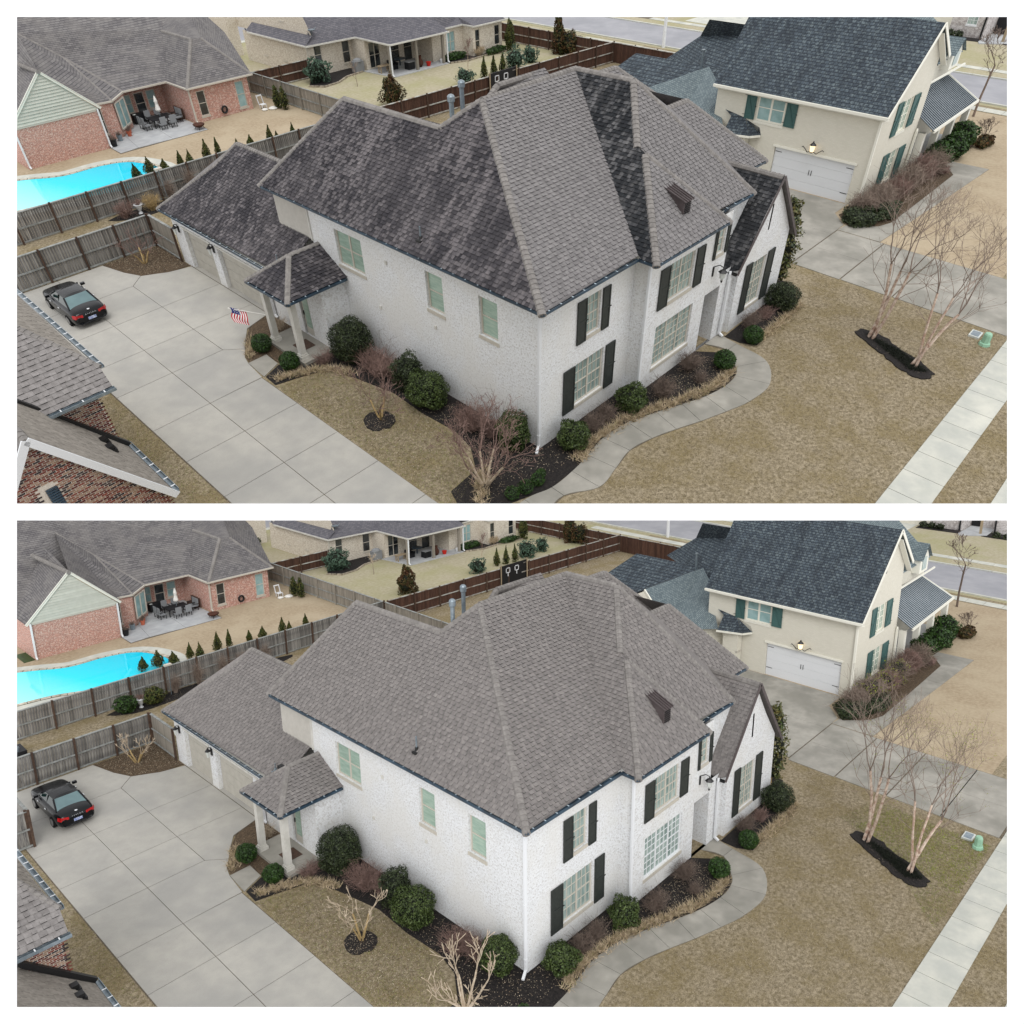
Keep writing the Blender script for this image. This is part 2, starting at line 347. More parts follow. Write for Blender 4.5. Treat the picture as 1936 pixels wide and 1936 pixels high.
    mat('grey_white_brick', (190, 186, 184), None, brick=dict(w=.2, h=.075, m=.01, c1=(200, 196, 194), c2=(160, 152, 150), cm=(206, 202, 198), c3=(130, 120, 118), s3=4), amp=0, rough=.9, bump=.3)
    mat('mortar', (212, 205, 194), (198, 190, 178), scale=12, amp=0, rough=.95, bump=.4)
    ramp_mat('near_bricks', [(108, 56, 48), (140, 112, 96), (92, 44, 40), (52, 44, 46), (156, 130, 112), (124, 66, 54), (150, 124, 104), (70, 54, 54), (134, 92, 76), (110, 74, 62)])
    mat('cream_trim', (226, 224, 212), amp=.02, rough=.5)
    mat('siding_green', (184, 185, 173), (192, 192, 181), scale=3, amp=.07, rough=.7)
    mat('roof_cool', (98, 96, 98), None, brick=dict(w=.34, h=.105, m=.012, c1=(120, 117, 116), c2=(96, 93, 94), cm=(66, 64, 67), bias=0), amp=0, rough=.95, bump=.4, patch=(132, 128, 124), pscale=.8, pfac=.35)
    mat('roof_rear', (98, 96, 98), None, brick=dict(w=.3, h=.1, m=.01, c1=(112, 110, 114), c2=(92, 91, 97), cm=(68, 67, 74)), amp=0, rough=.95, bump=.4)
    sl = dict(w=.24, h=.13, m=.014, c1=(74, 84, 92), c2=(56, 64, 72), cm=(34, 39, 45), c3=(96, 106, 110), s3=6)
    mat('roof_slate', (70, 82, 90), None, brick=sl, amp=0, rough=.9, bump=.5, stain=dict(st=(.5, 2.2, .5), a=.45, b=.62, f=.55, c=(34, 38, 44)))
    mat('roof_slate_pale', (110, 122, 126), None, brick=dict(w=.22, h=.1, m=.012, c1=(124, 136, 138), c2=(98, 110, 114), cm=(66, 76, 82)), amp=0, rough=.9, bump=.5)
    mat('porch_metal', (168, 176, 182), (156, 166, 172), scale=2, amp=.03, rough=.35, metal=.3)
    mat('porch_seam', (64, 72, 78), amp=0, rough=.4)
    mat('patio', (176, 178, 178), (160, 162, 164), scale=1.5, detail=4, patch=(150, 150, 152), pscale=.8, amp=.02, rough=.9)
    pool_mat()
    mat('pool_shallow', (120, 232, 238), (90, 224, 236), scale=.6, detail=1, amp=0, rough=.08, bump=.1, bscale=2)
    mat('coping', (196, 190, 176), (150, 140, 122), scale=4, amp=.12, rough=.85)
    mat('car_black', (8, 10, 14), None, amp=0, rough=.22, spec=.25, coat=.12)
    mat('car_glass', (70, 96, 100), (92, 120, 122), scale=.8, amp=0, rough=.04, spec=.9)
    mat('car_side_glass', (22, 40, 38), amp=0, rough=.05, spec=.8)
    mat('tail_red', (150, 10, 16), (190, 20, 24), scale=9, amp=0, rough=.15, coat=.5)
    mat('tyre', (18, 18, 18), amp=0, rough=.9); mat('rim', (150, 150, 150), amp=0, rough=.3, metal=.8)
    mat('chrome', (220, 222, 224), amp=0, rough=.15, metal=.9); mat('plate', (200, 208, 226), (90, 110, 170), scale=14, amp=0, rough=.4)
    mat('flag_red', (176, 36, 48), amp=0); mat('flag_white', (222, 220, 218), amp=0); mat('flag_blue', (40, 48, 104), amp=0)
    mat('terracotta', (176, 96, 72), amp=.08); mat('black_plastic', (26, 27, 30), amp=.08, rough=.5); mat('sling', (128, 130, 132), amp=.08)
    mat('cloth_white', (226, 224, 218), (206, 204, 198), scale=5, amp=.02); mat('transformer_green', (150, 190, 164), (136, 176, 150), scale=4, amp=.03, rough=.5)
    mat('slab_grey', (196, 200, 196), amp=.03); mat('soil', (88, 74, 58), (60, 50, 40), scale=3, amp=0); mat('wood_pale', (150, 134, 110), amp=.1)
    mat('mat_brown', (92, 70, 58), (66, 54, 48), scale=20, amp=0); mat('ac_grey', (176, 182, 176), amp=.03); mat('rust', (84, 48, 34), (58, 38, 30), scale=8, amp=0)
    mat('wheel_red', (190, 40, 30), amp=0); mat('stone_edge', (166, 156, 140), (128, 118, 102), scale=5, amp=.2)
    em = bpy.data.materials.new('lamp_glow'); em.use_nodes = True; p = em.node_tree.nodes['Principled BSDF']; p.inputs['Base Color'].default_value = (1, .8, .5, 1); p.inputs['Emission Color'].default_value = (1, .75, .45, 1); p.inputs['Emission Strength'].default_value = 1.2; MATS['lamp_glow'] = em
    mat('lamp_glass', (200, 204, 200), amp=0, rough=.1)
    for k, c1, c2, st in (('A', (127, 124, 123), (113, 110, 110), 1), ('B', (130, 125, 122), (114, 110, 108), 0)):
        mat('shingle_' + k, c1, c2, scale=7, detail=3, amp=.13, rough=.95, bump=.3, bscale=50)
        if st: mat('stained_' + k, (112, 107, 108), (98, 94, 96), scale=6, amp=.16, rough=.95, bump=.3, stain=dict(st=(.3, 1.7, .3), a=.44, b=.70, f=.9, c=(40, 39, 44), lo=.72, tv=.26))
        if st: mat('heavy_' + k, (98, 97, 97), (84, 84, 86), scale=6, amp=.2, rough=.95, bump=.3, stain=dict(st=(.4, 2.4, .35), a=.42, b=.66, f=.94, c=(28, 31, 35), lo=.85, tv=.26))
    MATS['stained_B'] = MATS['shingle_B']; MATS['heavy_B'] = MATS['shingle_B']
    mat('tab_edge_shade', (46, 44, 46), (32, 31, 34), scale=20, amp=.1, rough=.95)  # near-black colour paints the shadow gap onto the raised tabs' butt edges
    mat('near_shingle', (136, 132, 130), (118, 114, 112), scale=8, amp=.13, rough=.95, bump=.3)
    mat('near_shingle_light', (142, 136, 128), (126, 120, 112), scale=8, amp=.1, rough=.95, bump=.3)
    mat('cap_shingle', (134, 130, 126), (118, 114, 111), scale=8, amp=.1, rough=.95)
# ---------------------------------------------------------------- roofs
def shingles(P, m, parent, expo=.145, tab=(.10, .17), nparts=0, h=.038, lift=.012, name='shingle_field'):
    """courses of laminated tabs on a planar face P; tabs have a raised butt edge"""
    P = np.array(P, float); c = P.mean(0); n = np.linalg.svd(P - c)[2][2]; n = n if n[2] > 0 else -n
    P = P - ((P - c) @ n)[:, None] * n
    u = np.cross((0, 0, 1), n); u /= np.linalg.norm(u); v = np.cross(n, u); o = c
    Q = np.stack([(P - o) @ u, (P - o) @ v], 1); k = len(Q)
    def span(t):
        xs = []
        for i in range(k):
            a, b = Q[i], Q[(i + 1) % k]
            if (a[1] - t) * (b[1] - t) <= 0 and a[1] != b[1]: xs.append(a[0] + (b[0] - a[0]) * (t - a[1]) / (b[1] - a[1]))
        return (min(xs), max(xs)) if len(xs) > 1 else None
    v0, v1 = Q[:, 1].min() + 1e-4, Q[:, 1].max() - 1e-4
    rows = max(1, int(round((v1 - v0) / expo))); ts = np.linspace(v0, v1, rows + 1)
    VV, tt, ee = [], [], []
    rg = RNG; dk = G()
    for r in range(rows):
        lo, hi = span(ts[r]), span(ts[r + 1])
        if lo is None or hi is None: continue
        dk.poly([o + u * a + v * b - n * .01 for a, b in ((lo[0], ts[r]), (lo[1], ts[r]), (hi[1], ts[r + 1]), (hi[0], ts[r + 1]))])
        a0, a1 = min(lo[0], hi[0]), max(lo[1], hi[1])
        nn = int((a1 - a0) / (sum(tab) / 2)) + 3
        wd = rg.uniform(tab[0], tab[1], nn); xs = a0 - rg.random() * tab[1] + np.r_[0, np.cumsum(wd)]
        xs = xs[xs < a1 + tab[1]]
        L0, L1 = np.clip(xs[:-1], *lo), np.clip(xs[1:], *lo); H0, H1 = np.clip(xs[:-1], *hi), np.clip(xs[1:], *hi)
        ok = (L1 - L0 > 1e-3) | (H1 - H0 > 1e-3)
        hh = np.where(np.arange(len(L0)) % 2 == 0, h, h * .45)
        for a, b, c_, d, q in zip(L0[ok], L1[ok], H0[ok], H1[ok], hh[ok]):
            VV.append(((a, ts[r], 0), (b, ts[r], 0), (a, ts[r], q), (b, ts[r], q), (c_, ts[r + 1], 0.002), (d, ts[r + 1], 0.002)))
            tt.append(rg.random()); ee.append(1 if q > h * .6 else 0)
    dk.mk('roof_deck', MATS['tab_edge_shade'], parent)
    if not VV: return
    A = np.array(VV); W = o + A[..., 0:1] * u + A[..., 1:2] * v + (A[..., 2:3] + lift) * n
    tt = np.array(tt); ee = np.array(ee)
    sdv = side(W.reshape(-1, 3)).reshape(len(W), 6, 4); ok = (sdv.max(1) > 0).all(1); W, tt, sdv, ee = W[ok], tt[ok], sdv[ok], ee[ok]
    if not len(W): return
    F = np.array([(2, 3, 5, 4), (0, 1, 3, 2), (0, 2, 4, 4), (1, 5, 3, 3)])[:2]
    ml = [m, MATS['tab_edge_shade']]
    if nparts:
        d = np.linalg.norm(toW(zmap(W.mean(1))) - LOC, axis=1); full = (sdv.min((1, 2)) >= 0)
        od = np.argsort(d + (~full) * 1e6)[:nparts]; od = [i for i in od if full[i]]
        for i in od:
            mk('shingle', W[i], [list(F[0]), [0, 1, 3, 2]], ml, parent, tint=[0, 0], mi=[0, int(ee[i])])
        keep = np.ones(len(W), bool); keep[od] = False; W, tt, ee = W[keep], tt[keep], ee[keep]
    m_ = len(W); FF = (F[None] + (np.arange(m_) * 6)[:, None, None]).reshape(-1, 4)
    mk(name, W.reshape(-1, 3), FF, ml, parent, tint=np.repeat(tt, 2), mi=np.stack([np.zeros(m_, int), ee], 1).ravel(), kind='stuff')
def deck(P, m, parent, name='roof_deck'): return G().poly(P).mk(name, m, parent)
def caps(lines, m, parent, r=.14, step=.18, name='ridge_cap', every=False):
    """overlapping cap shingles folded over a hip or ridge"""
    g = G()
    for p, q in lines:
        p, q = np.array(p, float), np.array(q, float); n = max(1, int(np.linalg.norm(q - p) / step))
        for i in range(n):
            a, b = p + (q - p) * i / n, p + (q - p) * min(1, (i + 1.25) / n)
            if not inview([a, b]): continue
            g.tube(a + [0, 0, -r * .55], b + [0, 0, -r * .55 - .02], r, r * .93, 8, random.random(), cap=True)
    return g.mk(name, m, parent, kind='stuff')
def gutter(pts, parent, w_=.085, m='gutter_metal', tick='gutter_tick', drop=.05, step=.55):
    g = G(); t = G()
    for p, q in zip(pts[:-1], pts[1:]):
        p, q = np.array(p, float), np.array(q, float); p[2] -= drop; q[2] -= drop
        d = (q - p) / np.linalg.norm(q - p); s = np.cross(d, (0, 0, 1))
        g.bar(p - s * w_ * .5, q - s * w_ * .5, .014, .1); g.bar(p + s * w_ * .5, q + s * w_ * .5, .014, .1); g.bar(p - [0, 0, .045], q - [0, 0, .045], w_, .014)
        for i in range(int(np.linalg.norm(q - p) / step)):
            c = p + d * (i + .5) * step + [0, 0, .05]
            if tick: t.bar(c - s * w_ * .55, c + s * w_ * .55, .03, .014)
    o = g.mk('gutter', MATS[m], parent)
    if tick and o is not None: t.mk('gutter_hanger', MATS[tick], o)
    return o
def downspout(x, y, z0, z1, parent, m='bright_trim', r=.05, foot=(0, -.18)):
    g = G().box(x - r, x + r, y - r * .8, y + r * .8, z0 + .12, z1)
    g.bar((x, y, z0 + .14), (x + foot[0], y + foot[1], z0 + .04), .09, .08); g.bar((x, y, z1), (x + .02, y + .02, z1 + .12), .09, .08)
    for z in (z0 + .6, (z0 + z1) / 2, z1 - .3): g.box(x - r - .01, x + r + .01, y - r, y + r, z, z + .03)
    return g.mk('downspout', MATS[m], parent)
# ---------------------------------------------------------------- walls and openings
def at(ax, pl, sg):
    return (lambda u, z, d: (pl + sg * d, u, z)) if ax == 'x' else (lambda u, z, d: (u, pl + sg * d, z))
def lbox(g, f, u0, u1, z0, z1, d0, d1, t=0, m=0):
    V = [f(u, z, d) for d in (d0, d1) for u, z in ((u0, z0), (u1, z0), (u1, z1), (u0, z1))]
    return g.add(V, BOXF, t, m)
def wall(g, ax, pl, sg, u0, u1, z0, z1, holes=(), depth=.12):
    f = at(ax, pl, sg); us = sorted({u0, u1, *[h[0] for h in holes], *[h[1] for h in holes]}); zs = sorted({z0, z1, *[h[2] for h in holes], *[h[3] for h in holes]})
    for a, b in zip(us[:-1], us[1:]):
        for c, d in zip(zs[:-1], zs[1:]):
            mu, mz = (a + b) / 2, (c + d) / 2
            if any(h[0] < mu < h[1] and h[2] < mz < h[3] for h in holes): continue
            g.poly([f(a, c, 0), f(b, c, 0), f(b, d, 0), f(a, d, 0)])
    for h in holes:
        a, b, c, d = h[:4]; D = -depth
        for P in (((a, c), (a, d)), ((b, d), (b, c)), ((a, d), (b, d)), ((b, c), (a, c))):
            (p, q) = P; g.poly([f(p[0], p[1], 0), f(q[0], q[1], 0), f(q[0], q[1], D), f(p[0], p[1], D)])
    return g
def window(parent, ax, pl, sg, u0, u1, z0, z1, units=1, cols=2, rows=4, fm='window_frame', pm='blind_pane', sill='window_frame', depth=.12, label=None, fw=.055, soldier=None):
    f = at(ax, pl, sg); c = f((u0 + u1) / 2, (z0 + z1) / 2, 0)
    if not inview([f(u0, z0, 0), f(u1, z1, 0)]): return
    wn = bpy.data.objects.new('window', None); wn.empty_display_size = .2; link(wn, toW(zmap([c]))[0], parent)
    if label: wn['label'] = label
    g = G(); D0, D1 = -depth, -depth + .05
    lbox(g, f, u0, u0 + fw, z0, z1, D0, D1); lbox(g, f, u1 - fw, u1, z0, z1, D0, D1)
    lbox(g, f, u0 + fw, u1 - fw, z0, z0 + fw, D0, D1); lbox(g, f, u0 + fw, u1 - fw, z1 - fw, z1, D0, D1)
    uw = (u1 - u0 - 2 * fw - (units - 1) * fw * 1.3) / units; mu = G(); zm = (z0 + z1) / 2
    for k in range(units):
        a = u0 + fw + k * (uw + fw * 1.3); b = a + uw
        if k < units - 1: lbox(g, f, b, b + fw * 1.3, z0 + fw, z1 - fw, D0, D1)
        lbox(g, f, a, b, zm - .022, zm + .022, D0, D1 - .006)
        for hlf, (c0, c1) in enumerate(((z0 + fw, zm - .022), (zm + .022, z1 - fw))):
            nr = max(1, rows // 2)
            for i in range(1, cols): x = a + (b - a) * i / cols; lbox(mu, f, x - .011, x + .011, c0, c1, D0 + .012, D1 - .012)
            for j in range(1, nr): z = c0 + (c1 - c0) * j / nr; lbox(mu, f, a, b, z - .011, z + .011, D0 + .012, D1 - .014)
            for i in range(cols):
                for j in range(nr):
                    x0, x1 = a + (b - a) * i / cols, a + (b - a) * (i + 1) / cols; y0, y1 = c0 + (c1 - c0) * j / nr, c0 + (c1 - c0) * (j + 1) / nr
                    G().poly([f(x0, y0, D0 + .02), f(x1, y0, D0 + .02), f(x1, y1, D0 + .02), f(x0, y1, D0 + .02)]).mk('pane', MATS[pm], wn)
    g.mk('window_frame', MATS[fm], wn)
    if mu.F: mu.mk('muntin', MATS[fm], wn)
    if sill:
        s = G(); n = int((u1 - u0 + .1) / .075)
        for i in range(n): a = u0 - .05 + i * (u1 - u0 + .1) / n; lbox(s, f, a, a + (u1 - u0 + .1) / n - .008, z0 - .14, z0 - .002, -depth, .03, random.random())
        s.mk('sill', MATS[sill], wn)
    return wn
def shutter(parent, ax, pl, sg, u0, u1, z0, z1, m='shutter_paint', diag=False, hside=1):
    f = at(ax, pl, sg); g = G(); lbox(g, f, u0, u1, z0, z1, .02, .045)
    e = .055
    for a, b, c, d in ((u0, u0 + e, z0, z1), (u1 - e, u1, z0, z1), (u0 + e, u1 - e, z0, z0 + e), (u0 + e, u1 - e, z1 - e, z1), (u0 + e, u1 - e, (z0 + z1) / 2 - .04, (z0 + z1) / 2 + .04)): lbox(g, f, a, b, c, d, .045, .062)
    if diag: g.bar(f(u0 + e, z0 + e, .055), f(u1 - e, z1 - e, .055), .05, .02)
    o = g.mk('shutter', MATS[m], parent)
    if o is None: return
    h = G(); ue = u1 if hside > 0 else u0
    for z in (z0 + .22, z1 - .22): lbox(h, f, ue - .03, ue + hside * .12 if hside > 0 else ue + .03, z - .012, z + .012, .06, .075)
    lbox(h, f, (u0 if hside > 0 else u1) - .05, (u0 if hside > 0 else u1) + .05, (z0 + z1) / 2 - .015, (z0 + z1) / 2 + .015, .06, .08)
    h.mk('shutter_hinge', MATS['iron'], o)
# ---------------------------------------------------------------- plants
def quads(C, N, size, rg, aspect=.55):
    """leaf-sized quads at C facing roughly N"""
    n = len(C); R = rg.normal(size=(n, 3)); N = N + R * .7; N /= np.linalg.norm(N, axis=1)[:, None]
    A = np.cross(N, rg.normal(size=(n, 3))); A /= np.linalg.norm(A, axis=1)[:, None]; B = np.cross(N, A)
    s = size * rg.uniform(.6, 1.3, n)[:, None]
    V = np.stack([C - A * s, C + B * s * aspect, C + A * s, C - B * s * aspect], 1).reshape(-1, 3)
    return V, np.arange(n * 4).reshape(n, 4)
def leafy(parent, c, rad, n, size, m, name='foliage', lump=.22, shape='ball', low=0.):
    rg = RNG; d = rg.normal(size=(n, 3)); d /= np.linalg.norm(d, axis=1)[:, None]
    ph = rg.uniform(0, 6, 6); lu = 1 + lump * (np.sin(d[:, 0] * 4 + ph[0]) * np.sin(d[:, 1] * 5 + ph[1]) + .6 * np.sin(d[:, 2] * 6 + ph[2] + d[:, 0] * 3)) * .7
    r = lu * rg.uniform(.72, 1.04, n) ** .6; P = d * r[:, None]
    if shape == 'cone': P[:, :2] *= np.clip(1.05 - .5 * (P[:, 2:3] + 1), .12, 1) * 1.15
    if shape == 'column': P[:, :2] *= np.clip(1.1 - .35 * (P[:, 2:3] + 1), .3, 1)
    C = P * np.array(rad) + np.array(c); C[:, 2] = np.maximum(C[:, 2], low + .02)
    V, F = quads(C, d, size, rg)
    cn = 14; t = []
    V2 = []
    for i in range(7):
        ph_ = -math.pi / 2 + math.pi * i / 6
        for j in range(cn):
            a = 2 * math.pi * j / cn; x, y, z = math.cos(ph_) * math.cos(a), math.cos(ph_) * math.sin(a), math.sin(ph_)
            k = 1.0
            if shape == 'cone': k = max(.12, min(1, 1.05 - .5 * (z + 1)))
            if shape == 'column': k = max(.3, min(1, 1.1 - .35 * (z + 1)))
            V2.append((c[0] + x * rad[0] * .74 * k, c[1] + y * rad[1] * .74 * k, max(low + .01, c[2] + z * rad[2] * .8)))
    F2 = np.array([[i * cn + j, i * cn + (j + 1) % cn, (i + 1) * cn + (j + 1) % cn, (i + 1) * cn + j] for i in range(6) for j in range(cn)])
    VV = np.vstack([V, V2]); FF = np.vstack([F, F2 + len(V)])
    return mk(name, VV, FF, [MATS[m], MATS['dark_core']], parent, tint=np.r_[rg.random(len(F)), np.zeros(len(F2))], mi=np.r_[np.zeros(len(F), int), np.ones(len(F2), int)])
def segs(S, k=3):
    """thin tapered twigs: S rows p0(3) p1(3) r0 r1"""
    S = np.array(S); n = len(S); p, q = S[:, :3], S[:, 3:6]; d = q - p; d /= np.linalg.norm(d, axis=1)[:, None] + 1e-9
    a = np.cross(d, np.where(np.abs(d[:, 2:3]) < .9, [[0, 0, 1]], [[1, 0, 0]])); a /= np.linalg.norm(a, axis=1)[:, None]; b = np.cross(a, d)
    an = np.arange(k) * 2 * math.pi / k
    ring = a[:, None] * np.cos(an)[None, :, None] + b[:, None] * np.sin(an)[None, :, None]
    V = np.concatenate([p[:, None] + ring * S[:, 6][:, None, None], q[:, None] + ring * S[:, 7][:, None, None]], 1)
    F = np.array([[i, (i + 1) % k, k + (i + 1) % k, k + i] for i in range(k)])
    return V.reshape(-1, 3), (F[None] + (np.arange(n) * 2 * k)[:, None, None]).reshape(-1, 4)
def branch(S, p, d, L, r, depth, rg, spread=.5, nch=3, up=.15, sub=3, shrink=.68, tips=None, rmin=.004, bend=.12):
    p = np.array(p, float); d = np.array(d, float); d /= np.linalg.norm(d)
    pts = [p]
    for i in range(sub):
        d = d + rg.normal(size=3) * bend + [0, 0, up * .3]; d /= np.linalg.norm(d); q = pts[-1] + d * L / sub
        ra = r * (1 - .35 * i / sub); rb = r * (1 - .35 * (i + 1) / sub)
        S.append([*pts[-1], *q, max(ra, rmin), max(rb, rmin)]); pts.append(q)
    if depth == 0:
        if tips is not None: tips.append(pts[-1])
        return
    for i in range(nch):
        b = pts[-1] if i < 2 else pts[rg.integers(1, sub + 1)]
        nd = d + rg.normal(size=3) * spread + [0, 0, up]; branch(S, b, nd, L * shrink * rg.uniform(.75, 1.15), r * .58, depth - 1, rg, spread, nch, up, max(2, sub - 1), shrink, tips, rmin, bend)
def twig_shrub(parent, c, rad, h, n, m, name='twigs', r=.006, wave=.25, depth=1):
    rg = RNG; S = []
    for i in range(n):
        a = rg.uniform(0, 2 * math.pi); k = math.sqrt(rg.random()); d = np.array([math.cos(a) * k * rad[0], math.sin(a) * k * rad[1], h * rg.uniform(.65, 1) * (1 - .35 * k * k)])
        p0 = np.array(c) + [rg.normal() * .12 * rad[0], rg.normal() * .12 * rad[1], 0]; mid = p0 + d * .5 + rg.normal(size=3) * wave * .12; end = np.array(c) + d + rg.normal(size=3) * wave * .2
        S.append([*p0, *mid, r * 1.5, r]); S.append([*mid, *end, r, r * .6])
        for _ in range(3 * depth):
            t = rg.uniform(.2, 1); b = mid + (end - mid) * t if rg.random() < .7 else p0 + (mid - p0) * (.4 + .6 * t)
            S.append([*b, *(b + rg.normal(size=3) * [.14, .14, .1] * (h + .4) + [0, 0, .06]), r * .8, r * .5])
    V, F = segs(S); return mk(name, V, F, MATS[m], parent, tint=np.repeat(rg.random(len(S)), 3))
def blades(name, pts, hgt, wid, m, parent=None, lean=.6, kind=None, label=None, cat=None):
    rg = RNG; pts = np.asarray(pts, float); n = len(pts)
    a = rg.uniform(0, 2 * math.pi, n); h = hgt * rg.uniform(.5, 1.2, n); s = np.stack([np.cos(a), np.sin(a), np.zeros(n)], 1) * wid * .5
    t = pts + np.stack([rg.normal(size=n) * h * lean, rg.normal(size=n) * h * lean, h], 1)
    V = np.stack([pts - s, pts + s, t], 1).reshape(-1, 3)
    return mk(name, V, np.arange(3 * n).reshape(n, 3), MATS[m], parent, tint=rg.random(n), kind=kind)
def scatter(poly, n, z=.02):
    rg = RNG; P = np.array(poly, float); lo, hi = P.min(0)[:2], P.max(0)[:2]; q = rg.uniform(lo, hi, (n * 3, 2)); k = len(P)
    ins = np.zeros(len(q), bool)
    for i in range(k):
        a, b = P[i], P[(i + 1) % k]
        if a[1] == b[1]: continue
        c = ((a[1] > q[:, 1]) != (b[1] > q[:, 1])) & (q[:, 0] < (b[0] - a[0]) * (q[:, 1] - a[1]) / (b[1] - a[1]) + a[0]); ins ^= c
    q = q[ins][:n]; return np.c_[q, np.full(len(q), z)]
def smooth(P, n=6):
    P = [np.array(p, float) for p in P]; k = len(P); out = []
    for i in range(k):
        a, b, c, d = P[(i - 1) % k], P[i], P[(i + 1) % k], P[(i + 2) % k]
        for j in range(n):
            t = j / n; out.append(tuple(.5 * ((2 * b) + (c - a) * t + (2 * a - 5 * b + 4 * c - d) * t * t + (3 * b - a - 3 * c + d) * t ** 3)))
    return out
def ragged(P, step=.35, amp=.07):
    out = []; n = len(P)
    for i in range(n):
        a, b = np.array(P[i], float), np.array(P[(i + 1) % n], float); k = max(1, int(np.linalg.norm(b - a) / step))
        for j in range(k): out.append(tuple(a + (b - a) * j / k + RNG.normal(size=2) * amp))
    return out
def struct(g, name, m, **k):
    o = g.mk(name, MATS[m] if isinstance(m, str) else m, None, kind='structure'); return o
def fence(name, label, p, q, h, bm, group=None, post_step=2.3, rail=True, indiv=True, cap='fence_rail', bw=.115, inner=1, posts='fence_post', cat='fence', limit=300):
    p, q = np.array(p, float), np.array(q, float); d = q - p; Lh = np.linalg.norm(d[:2]); d = d / np.linalg.norm(d); s = np.array([-d[1], d[0], 0]) * inner
    if not any(inview([p + d * Lh * i / 30, p + d * Lh * i / 30 + [0, 0, h]]) for i in range(31)): return
    t = thing(name, label, cat, (p + q) / 2, group)
    n = int(Lh / bw); P = np.array([p + d * (i + .5) * bw for i in range(n)])
    hw = (bw - .012) / 2
    V = [d * a * hw + s * b + np.array([0, 0, z]) for z in (.04, h) for a, b in ((-1, -.012), (1, -.012), (1, .012), (-1, .012))]
    zoff = RNG.uniform(-.02, .015, n)
    P[:, 2] += zoff
    pieces('board', V, BOXF, P, MATS[bm], t, limit=limit if indiv else 0)
    if rail:
        for z, w_ in ((h + .015, .12), (h * .52, .06), (.12, .06)):
            o = s * (.0 if z > h else .05); G().bar(p + o + [0, 0, z], q + o + [0, 0, z], w_ if z > h else .035, .04 if z > h else .08).mk('rail', MATS[cap], t)
    m = max(1, int(round(Lh / post_step)))
    for i in range(m + 1):
        c = p + (q - p) * i / m + s * .09
        if inview([c, c + [0, 0, h]]): G().box(c[0] - .045, c[0] + .045, c[1] - .045, c[1] + .045, 0, h + .1).mk('post', MATS[posts], t)
    return t
def slab(name, P, z0, z1, m, parent=None, inset=.012):
    P = np.array(P, float); c = P.mean(0); Q = []
    for a in P: v = c - a; Q.append(a + v / (np.linalg.norm(v) + 1e-9) * inset * 1.4)
    if not inview(np.c_[np.array(Q), np.full(len(Q), z1)]): return
    return G().prism(Q, z0, z1, random.random()).mk(name, MATS[m], parent)
def grid_slabs(parent, xs, ys, m, z0=-.05, z1=.03):
    for a, b in zip(xs[:-1], xs[1:]):
        for c, d in zip(ys[:-1], ys[1:]): slab('concrete_slab', [(a, c), (b, c), (b, d), (a, d)], z0, z1, m, parent)
